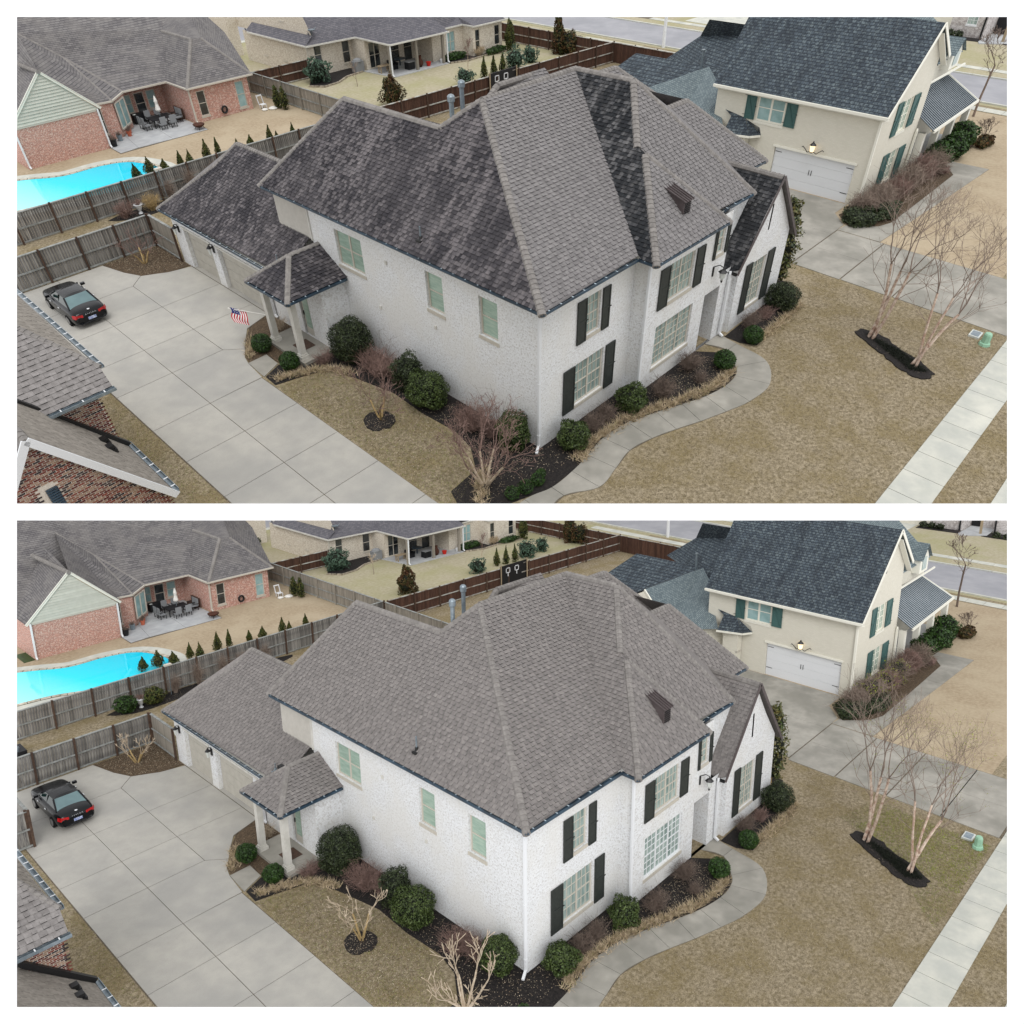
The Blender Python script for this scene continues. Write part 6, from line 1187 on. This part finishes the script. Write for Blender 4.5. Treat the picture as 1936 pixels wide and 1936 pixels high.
    for i, (x, y) in enumerate(((32.95, 34.9), (33.9, 34.7), (34.9, 34.6))): shrub('arborvitae', '%s small cone evergreen from the left behind the brown fence' % ORD[i], (x, y, .8), (.38, .38, .85), 600, .07, 'arborvitae', 'small cones behind the brown fence', 'cone', cat='evergreen')
    shrub('conifer', 'bushy red green conifer in the rear lawn', (22.95, 34.9, 1.05), (.95, .95, 1.15), 2600, .09, 'red_conifer', shape='column', lump=.45, cat='evergreen'); shrub('conifer', 'tall rusty conifer against the street fence', (43.0, 35.2, 1.6), (.75, .75, 1.8), 1800, .1, 'red_conifer', shape='column', lump=.3, cat='evergreen'); shrub('conifer', 'shorter rusty conifer beside the tall one', (43.6, 34.3, 1.0), (.9, .9, 1.1), 1200, .1, 'red_conifer', lump=.4, cat='evergreen')
    shrub('arborvitae', 'tall narrow green evergreen at the end of the rear house', (41.2, 39.6, 1.3), (.6, .6, 1.4), 1300, .08, 'arborvitae', shape='column', cat='evergreen')
    shrub('blue_shrub', 'blue green bush at the corner of the rear house', (23.0, 44.6, .9), (1.05, 1.0, .95), 1600, .1, 'blue_shrub', lump=.4); shrub('blue_shrub', 'blue green bush behind the brown fence', (36.8, 34.9, .75), (.85, .85, .85), 1000, .1, 'blue_shrub', lump=.5); shrub('blue_shrub', 'smaller blue green bush right of the first', (39.1, 35.2, .6), (.6, .6, .75), 600, .1, 'blue_shrub', lump=.5); shrub('blue_shrub', 'faint blue green bush left of the small cones', (30.4, 34.6, .6), (.75, .7, .65), 700, .09, 'blue_shrub', lump=.5)
    shrub('low_hedge', 'low yellow green hedge under the rear house window', (35.6, 41.2, .3), (1.3, .5, .35), 900, .09, 'boxwood'); shrub('low_hedge', 'low green hedge at the right end of the rear house', (39.6, 39.9, .3), (1.3, .45, .3), 700, .09, 'boxwood'); twigs('dry tan grass clump by the rear house', (38.0, 40.5), (.8, .5), .9, 96, 'border_blade', name='dry_grass_clump', group='rear house plants', r=.012)
    struct(G().prism([(21.6, 44.0), (22.4, 42.9), (24, 43.1), (25.5, 44.0), (27.5, 44.3), (27.6, 46.2), (23.4, 46.2)], 0, .03), 'rear_bed', 'mulch'); struct(G().prism([(34.2, 41.9), (34.3, 40.4), (36, 39.8), (38.5, 40), (41.2, 39.6), (41.2, 40.6), (37.4, 40.6), (37.4, 41.9)], 0, .03), 'rear_bed_right', 'mulch')
    bs = thing('stone_edging', 'pale stone edging round the rear garden beds', 'edging', (25, 43, 0))
    for pl in ([(21.6, 44.0), (22.4, 42.9), (24, 43.1), (25.5, 44.0), (27.5, 44.3)], [(34.3, 40.4), (36, 39.8), (38.5, 40), (41.2, 39.6)]):
        for a, b in zip(pl[:-1], pl[1:]):
            n = int(math.dist(a, b) / .35)
            for i in range(n): x, y = a[0] + (b[0] - a[0]) * i / n, a[1] + (b[1] - a[1]) * i / n; x2, y2 = a[0] + (b[0] - a[0]) * (i + .85) / n, a[1] + (b[1] - a[1]) * (i + .85) / n; G().bar((x, y, .06), (x2, y2, .06), .16, .12).mk('edging_stone', M['stone_edge'], bs)
    for i, (x, y, r) in enumerate(((21.8, 59.5, .6), (22.6, 60.3, .7), (22.4, 57.2, .5))): shrub('round_shrub', '%s dark shrub beside the far end of the pale brick house' % ORD[i], (x, y, r), (r, r, r), 350, .12, 'holly', 'shrubs at the side of the pale house')
    if A: twigs('brown bare bush against the pool fence', (-.8, 29.9), (.6, .4), 1.1, 156, 'twig_red'); twigs('dry golden bush beside the white urn', (.75, 29.8), (.6, .4), 1.1, 144, 'bark_tan')
    else: shrub('round_shrub', 'round dark green bush against the pool fence', (-.8, 29.8, .55), (.6, .5, .55), 1200, .06, 'boxwood'); shrub('round_shrub', 'green and golden bush right of the white urn', (.75, 29.8, .55), (.62, .5, .55), 1200, .06, 'arborvitae')
    for i, (x, h_) in enumerate(((2.2, 1.4), (3.6, 1.7), (5.2, 1.8), (6.4, 1.6), (8.0, 1.6))): twigs('%s thin climbing stems from the left against the pool fence' % ORD[i], (x, 30.3), (.35, .2), h_, 110, 'twig_grey', name='climber', group='thin climbers on the fence')
    # grasses
    def bord(label, pts, n, w_=.25):
        t = thing('border_grass', label, 'ornamental grass', (*pts[0], 0)); P = []
        for a, b in zip(pts[:-1], pts[1:]):
            m = int(n * math.dist(a, b)); u = RNG.random(m); P.append(np.stack([a[0] + (b[0] - a[0]) * u + RNG.normal(size=m) * w_ * .4, a[1] + (b[1] - a[1]) * u + RNG.normal(size=m) * w_ * .4, np.full(m, .02)], 1))
        P = np.vstack(P); P[:, :2] += np.sin(P[:, :2] * 14) * .05; o = blades('blades', P, .2, .026, 'border_blade', t, lean=.8)
        if o is not None: o['kind'] = 'stuff'
        o = blades('green_blades', P[::7], .18, .02, 'green_blade', t, lean=.6)
        if o is not None: o['kind'] = 'stuff'
    bord('tan grass border along the inner edge of the front path', [(.4, -1.35), (1.6, -1.1), (3.1, -1.2), (4.4, -1.6), (5.5, -2.0), (6.6, -2.35), (7.6, -2.5), (8.6, -2.35)], 520)
    bord('tan grass border at the gable bed', [(11.3, -2.05), (12.4, -2.1), (13.6, -2.05), (14.9, -2.0), (15.2, -1.6)], 420); bord('tan grass border between the entry path and the side lawn', [(-3.9, 10.3), (-3.1, 9.95), (-2.4, 9.6), (-1.9, 9.0), (-1.7, 8.4)], 480); bord('tan grass tuft at the front corner of the side lawn', [(-3.3, -.4), (-2.7, .3), (-2.1, .6)], 380); bord('tan grass fringe round the entry bed', [(-3.75, 12.4), (-3.45, 12.95), (-3.0, 13.6)], 320)
    def lawnb(label, poly, n, h=.045, m='grass_blade'):
        o = blades('grass', scatter(poly, n, .0), h, .018, m, None, lean=1.3, kind='stuff')
    lawnb('', [(-4.2, -2), (-4.2, 9.9), (-2.2, 9.3), (-1.4, 6), (-1.5, 2.8), (-2.4, .8), (-3.9, 0)], 16000); lawnb('', [(-4.2, -2), (-4.2, 9.9), (-2.2, 9.3), (-1.4, 6), (-1.5, 2.8), (-2.4, .8), (-3.9, 0)], 7000, .04, 'green_blade')
    lawnb('', [(-3, -2.6), (1, -2.6), (3, -2.6), (6, -3.7), (8.8, -4.0), (10.5, -2.8), (11, -2.3), (15.2, -2.2), (18.3, -1), (18.3, -9.4), (1, -9.4), (-4, -7)], 52000); lawnb('', [(3, -10.7), (20, -10.7), (20, -12), (3, -12)], 7000); lawnb('', [(-10.8, 2), (-8.85, 2), (-8.85, 20), (-10.8, 20)], 9000); lawnb('', [(-10.8, 2), (-8.85, 2), (-8.85, 20), (-10.8, 20)], 3500, .05, 'green_blade')
    lawnb('', [(-10, 25.3), (-1.3, 25.3), (3, 30), (-10, 30.6)], 9000)
    if not A: lawnb('', [(11, -9.2), (17.5, -9.2), (17.8, -4.5), (15.5, -3.8), (14.5, -6)], 9000, .05, 'green_blade'); lawnb('', [(13.5, -9.2), (17.5, -9.2), (17.6, -5.2), (15.3, -4.6), (14.3, -7)], 4000, .05, 'bud_green')
    P = scatter([(14.7, -5.0), (13.9, -6.2), (13.2, -7.4), (13.5, -8), (14.3, -6.6)], 2500, .04); blades('bed_grass', P, .13, .02, 'dark_core', None, lean=1.1, kind='stuff')
    # wood chips and fallen leaves
    for poly, n in (([(-2.2, -1.1), (4.6, -1.2), (4.8, -.1), (-.1, -.1), (-.1, 8), (-1.3, 6), (-1.4, 2.5), (-2.2, .6), (-3, -.4)], 2600), ([(-4, 2), (-4, 9), (-1.8, 8), (-1.5, 3)], 900 if A else 2600), ([(-1.3, 21.9), (-3.4, 22.6), (-4.2, 25.1), (-1.3, 25.1)], 1500), ([(4.8, -.8), (8.6, -.8), (9, -1.6), (7.5, -2.4), (5.2, -1.8)], 900), ([(14.7, -4.8), (13.7, -6), (13, -7.6), (13.5, -8), (14.6, -6.6)], 500), ([(-3.9, 9), (-1.6, 8), (-1.5, 3), (-4, 2)], 1500)):
        P = scatter(poly, n, .045); V, F = quads(P, np.tile([0, 0, 1.], (len(P), 1)), .022, RNG); mk('leaf_litter', V, F, M['chip'], None, tint=RNG.random(len(F)), kind='stuff')
def clutter(k, A):
    M = MATS
    t = thing('utility_box', 'pale green utility pedestal near the pavement', 'utility box', (17.05, -8.85, 0)); G().lathe((17.05, -8.85, 0), [(.22, 0), (.2, .12), (.16, .14), (.15, .5), (.12, .56)], 8).mk('housing', M['transformer_green'], t)
    t = thing('meter_lid', 'flat grey meter lid beside the green pedestal', 'utility cover', (17.55, -8.3, 0)); G().box(17.3, 17.85, -8.55, -8.15, 0, .09).mk('frame', M['slab_grey'], t); G().box(17.36, 17.79, -8.5, -8.2, .09, .1).mk('lid', M['zinc'], t)
    t = thing('white_pole', 'tall white pole beside the street', 'pole', (50.95, 29.25, 0)); G().tube((50.95, 29.25, 0), (50.95, 29.25, 6.5), .16, .12).mk('shaft', M['bright_trim'], t)
    if A:
        t = thing('flag', 'american flag on a short pole from the entry column', 'flag', (-2.5, 12.5, 2)); p0, p1 = np.array((-2.42, 12.75, 1.35)), np.array((-3.5, 13.7, 1.75)); G().tube(p0, p1, .018).lathe(p1 - [0, 0, .02], [(.03, 0), (.03, .05)], 6).mk('flag_pole', M['cloth_white'], t)
        d = p1 - p0; a0, a1 = p0 + d * .55, p0 + d * .96; g = G(); n = 13; nx = 8
        def fp(u, v): return a0 + (a1 - a0) * v + np.array((-.12 * u + .03 * math.sin(u * 7), -.25 * u + .04 * math.sin(u * 8 + v * 3), -.55 * u + .07 * v))
        for j in range(n):
            for i in range(nx): g.poly([fp(i / nx, j / n), fp((i + 1) / nx, j / n), fp((i + 1) / nx, (j + 1) / n), fp(i / nx, (j + 1) / n)], m=2 if (i < 3 and j > 5) else j % 2)
        g.mk('cloth', [M['flag_red'], M['flag_white'], M['flag_blue']], t)
        if True:
            s = G()
            for j in range(3):
                for i in range(3): c = fp(.05 + i * .11, .52 + j * .15) + [-.01, -.01, .01]; s.box(c[0] - .012, c[0] + .012, c[1] - .012, c[1] + .012, c[2] - .012, c[2] + .012)
            s.mk('stars', M['flag_white'], t)
    t = thing('doormat', 'brown doormat on the entry porch floor', 'doormat', (-1.8, 11.3, .17)); G().box(-2.15, -1.5, 11.0, 11.7, .16, .18).mk('mat', M['mat_brown'], t)
    # garden urn, post light
    t = thing('garden_urn', 'white urn planter between two bushes at the pool fence', 'planter', (.05, 30.0, 0)); G().lathe((.05, 29.9, 0), [(.14, 0), (.1, .06), (.06, .15), (.12, .25), (.22, .5), (.26, .55)], 12).mk('bowl', M['bright_trim'], t); twig_shrub(t, (.05, 29.9, .5), (.25, .25), .35, 50, 'twig_red', name='stems')
    t = thing('grey_post', 'slim pale post with a flat head standing at the pool fence', 'post', (1.9, 30.2, 0)); G().tube((1.95, 30.3, 0), (1.95, 30.3, 1.95), .03).mk('shaft', M['zinc'], t); G().box(1.75, 2.15, 30.2, 30.42, 1.93, 2.02).mk('head', M['window_frame'], t)
    # patio furniture of the red brick house
    t = thing('patio_table', 'dark patio dining table under the covered patio', 'table', (8.5, 43.9, 0)); G().box(7.75, 9.35, 43.35, 44.45, .6, .66).mk('tabletop', M['black_plastic'], t)
    for a, b in ((7.85, 43.45), (9.25, 43.45), (9.25, 44.35), (7.85, 44.35)): G().box(a - .03, a + .03, b - .03, b + .03, 0, .6).mk('leg', M['iron'], t)
    for i, (x, y, a) in enumerate(((7.35, 43.6, 0), (7.35, 44.2, 0), (8.2, 42.95, 1.57), (8.95, 42.95, 1.57), (9.8, 43.7, 3.14), (9.8, 44.2, 3.14), (8.2, 44.9, -1.57), (8.95, 44.9, -1.57))):
        c = thing('patio_chair', 'grey sling patio chair, %s clockwise round the patio table from its left' % ORD[i], 'chair', (x, y, 0), 'chairs round the patio table'); ca, sa = math.cos(a), math.sin(a)
        def R_(u, v, z): return (x + u * ca - v * sa, y + u * sa + v * ca, z)
        def bx(g, u0, u1, v0, v1, z0, z1): return g.add([R_(u, v, z) for z in (z0, z1) for u, v in ((u0, v0), (u1, v0), (u1, v1), (u0, v1))], BOXF)
        bx(G(), -.22, .22, -.22, .22, .36, .4).mk('seat', M['sling'], c); bx(G(), -.26, -.22, -.22, .22, .4, .95).mk('backrest', M['sling'], c)
        for u in (-.2, .2):
            for v in (-.2, .2): bx(G(), u - .02, u + .02, v - .02, v + .02, 0, .38).mk('leg', M['iron'], c)
        for v in (-.24, .24): bx(G(), -.24, .2, v - .02, v + .02, .55, .59).mk('armrest', M['iron'], c)
    t = thing('patio_umbrella', 'closed white umbrella standing through the patio table', 'umbrella', (8.6, 43.9, 0)); G().tube((8.6, 43.9, 0), (8.6, 43.9, 2.2), .025).mk('pole', M['zinc'], t); G().lathe((8.6, 43.9, 1.05), [(.14, 0), (.19, .1), (.1, .5), (.13, .7), (.05, 1.0), (.02, 1.1)], 10).mk('canopy', M['cloth_white'], t)
    t = thing('grill', 'dark covered grill at the back of the patio', 'grill', (7.7, 45.6, 0)); G().box(7.3, 8.4, 45.4, 45.9, .15, .75).mk('cover', M['black_plastic'], t); G().lathe((7.4, 45.5, .75), [(.12, 0), (.12, .02)], 10).mk('lid_disc', M['slab_grey'], t)
    t = thing('patio_sofa', 'dark wicker seat against the right patio wall', 'sofa', (10.1, 44.5, 0)); G().box(9.95, 10.4, 44.0, 45.2, 0, .4).mk('seat', M['mat_brown'], t); G().box(10.3, 10.42, 44.0, 45.2, .4, .8).mk('backrest', M['mat_brown'], t)
    t = thing('fire_pit', 'round rusty fire pit at the patio corner', 'fire pit', (9.95, 41.0, 0)); G().lathe((9.95, 41.0, .3), [(.2, -.12), (.38, 0), (.42, .1), (.2, .12)], 12).mk('bowl', M['rust'], t)
    for a in range(3): G().tube((9.95 + .25 * math.cos(a * 2.1), 41 + .25 * math.sin(a * 2.1), .25), (9.95 + .4 * math.cos(a * 2.1), 41 + .4 * math.sin(a * 2.1), 0), .02).mk('leg', M['iron'], t)
    for i, (x, y, r, m) in enumerate(((5.85, 43.4, .17, 'terracotta'), (6.15, 44.0, .14, 'terracotta'), (4.95, 42.95, .2, 'zinc'), (4.15, 42.1, .22, 'black_plastic'), (4.2, 42.7, .18, 'black_plastic'))):
        t = thing('plant_pot', ['front terracotta pot at the patio bay', 'rear terracotta pot at the patio bay', 'tall grey metal pot by the bay wall', 'black pot at the gable corner', 'second black pot behind the corner pot'][i], 'pot', (x, y, 0)); G().lathe((x, y, 0), [(r * .7, 0), (r, r * 2.2), (r * 1.1, r * 2.3), (r * .8, r * 2.2)], 10).mk('pot', M[m], t); twig_shrub(t, (x, y, r * 2), (r, r), .3, 30, 'twig_dark', name='stems')
    t = thing('hose_reel', 'black coiled hose hanging on the red brick wall', 'hose', (12.87, 42.3, .5)); g = G()
    for i in range(16): a, b = i * math.pi / 8, (i + 1) * math.pi / 8; g.tube((12.87 + .2 * math.cos(a), 42.28, .5 + .24 * math.sin(a)), (12.87 + .2 * math.cos(b), 42.28, .5 + .24 * math.sin(b)), .07, n=6)
    g.mk('coil', M['black_plastic'], t)
    t = thing('white_chair', 'white garden chair tipped beside the red brick corner', 'chair', (15.8, 41.9, 0)); G().box(15.6, 16.0, 41.6, 42.0, .3, .34).mk('seat', M['bright_trim'], t); G().bar((15.6, 42.0, .3), (15.5, 42.0, 1.0), .06, .06).bar((16.0, 42.0, .3), (15.9, 42.0, 1.0), .06, .06).bar((15.5, 42, .95), (15.9, 42, .95), .05, .08).mk('backrest', M['bright_trim'], t)
    for a, b in ((15.62, 41.62), (15.98, 41.62), (15.62, 41.98), (15.98, 41.98)): G().box(a - .02, a + .02, b - .02, b + .02, 0, .3).mk('leg', M['bright_trim'], t)
    t = thing('white_debris', 'low pile of white bags beside the white chair', 'bags', (16.2, 41.2, 0)); G().lathe((16.2, 41.1, 0), [(.3, 0), (.35, .1), (.15, .2)], 7).lathe((15.6, 41.3, 0), [(.2, 0), (.25, .08), (.1, .15)], 7).mk('bags', M['cloth_white'], t)
    if not A:
        t = thing('air_conditioner', 'round grey air conditioner unit against the left brick wall', 'air conditioner', (-3.1, 42.7, 0)); G().lathe((-3.1, 42.7, 0), [(.5, 0), (.5, .7), (.46, .74)], 18).mk('casing', M['ac_grey'], t); G().lathe((-3.1, 42.7, .75), [(.4, 0), (.1, .04)], 14).mk('fan_grille', M['black_plastic'], t)
        t = thing('trailer', 'small dark trailer with a silver cover in the side yard', 'trailer', (-7, 29, 0)); G().box(-7.6, -6.2, 28.2, 29.2, .15, .55).mk('bed', M['black_plastic'], t); G().lathe((-6.9, 28.7, .5), [(.55, 0), (.5, .15), (.2, .3)], 8).mk('cover', M['zinc'], t)
        G().tube((-6.3, 28.1, .2), (-6.3, 28.2, .2), .18, n=12).mk('wheel', M['tyre'], t)
        struct(G().box(-2.2, -.9 - .65, 42.1, 44, 0, .03), 'damp_grass', 'boxwood')
    # rear patio pieces
    t = thing('covered_grill', 'grill under a grey cover at the rear house', 'grill', (27.2, 44.6, 0)); G().box(26.8, 27.7, 44.3, 44.9, 0, .9).lathe((27.25, 44.6, .9), [(.42, 0), (.36, .15), (.1, .25)], 8).mk('cover', M['sling'], t)
    t = thing('wood_table', 'pale wooden bench table at the rear patio', 'table', (28.3, 42.7, 0)); G().box(27.9, 29.0, 42.3, 42.8, .6, .66).mk('tabletop', M['wood_pale'], t)
    for a, b in ((28.0, 42.4), (28.9, 42.4), (28.9, 42.7), (28.0, 42.7)): G().box(a - .04, a + .04, b - .04, b + .04, 0, .6).mk('leg', M['wood_pale'], t)
    t = thing('wicker_chair', 'dark wicker armchair behind the front column of the rear patio', 'chair', (29.6, 42.8, 0)); G().box(29.3, 30.0, 42.5, 43.1, 0, .4).mk('seat', M['black_plastic'], t); G().box(29.3, 30.0, 43.0, 43.15, .4, .8).box(29.25, 29.35, 42.5, 43.1, .4, .6).box(29.95, 30.05, 42.5, 43.1, .4, .6).mk('backrest', M['black_plastic'], t)
    t = thing('round_table', 'round dark table in the shade of the rear patio', 'table', (30.9, 43.3, 0)); G().lathe((30.9, 43.3, 0), [(.3, 0), (.06, .05), (.06, .6), (.5, .62), (.5, .67)], 12).mk('table', M['gutter_metal'], t)
    t = thing('storage_cube', 'dark wicker storage cube on the rear patio edge', 'box', (30.6, 41.7, 0)); G().box(30.3, 31.0, 41.4, 42.0, .06, .66).mk('cube', M['black_plastic'], t); G().box(30.28, 31.02, 41.38, 42.02, .66, .7).mk('lid', M['sling'], t)
    t = thing('chiminea', 'clay chiminea beside the middle patio column', 'chiminea', (31.7, 41.5, 0)); G().lathe((31.7, 41.5, .06), [(.12, 0), (.28, .25), (.22, .55), (.1, .75), (.14, .95)], 10).mk('body', M['rust'], t)
    t = thing('plant_pot', 'small bright red pot on the rear patio edge', 'pot', (32.4, 41.2, 0)); G().lathe((32.4, 41.2, .06), [(.15, 0), (.22, .3), (.24, .34)], 10).mk('pot', M['wheel_red'], t)
    t = thing('wall_clock', 'round pale clock on the dark wall of the rear patio', 'clock', (32.8, 44.2, 2.2)); G().tube((32.8, 44.15, 1.9), (32.8, 44.25, 1.9), .22, n=14).mk('face', M['slab_grey'], t)
    t = thing('white_pot', 'white pot at the right end of the rear patio', 'pot', (33.9, 41.1, 0)); G().lathe((33.9, 41.1, .06), [(.12, 0), (.2, .3), (.16, .32)], 8).mk('pot', M['bright_trim'], t)
    t = thing('goal_screen', 'dark framed screen with two white squares at the brown fence', 'screen', (29.2, 30.0, 0)); G().box(28.6, 31.6, 30.02, 30.08, .2, 1.9).mk('screen', M['black_plastic'], t); g = G()
    for x in (29.2, 30.2): g.box(x, x + .45, 29.98, 30.02, 1.2, 1.25).box(x, x + .45, 29.98, 30.02, 1.6, 1.65).box(x, x + .05, 29.98, 30.02, 1.2, 1.65).box(x + .4, x + .45, 29.98, 30.02, 1.2, 1.65).box(x + .2, x + .25, 29.98, 30.02, .9, 1.2)
    g.mk('target_square', M['bright_trim'], t); 
    for x in (28.6, 31.6): G().tube((x, 29.95, 0), (x, 29.95, 2.0), .05).mk('post', M['wood_pale'], t)
    # street lamp behind
    t = thing('mailbox_post', 'dark post beside the street behind the red brick house', 'post', (27.6, 63, 0)); G().tube((27.6, 63, 0), (27.6, 63, 1.6), .06).box(27.45, 27.75, 62.7, 63.3, 1.5, 1.85).mk('post', M['iron'], t)
    struct(G().box(24.5, 50, 63.5, 70, .003, .014), 'back_street', 'asphalt'); struct(G().box(24.5, 50, 62.6, 63.4, .003, .03), 'back_pavement', 'sidewalk_concrete')
# ---------------------------------------------------------------- build both plots
setTile('A'); setup_mats()
build('A'); build('B')
def prune():
    n = 0
    par = {o.parent for o in bpy.data.objects if o.parent}
    for o in list(bpy.data.objects):
        if o.type == 'EMPTY' and o not in par: bpy.data.objects.remove(o); n += 1
    return n
while prune(): pass
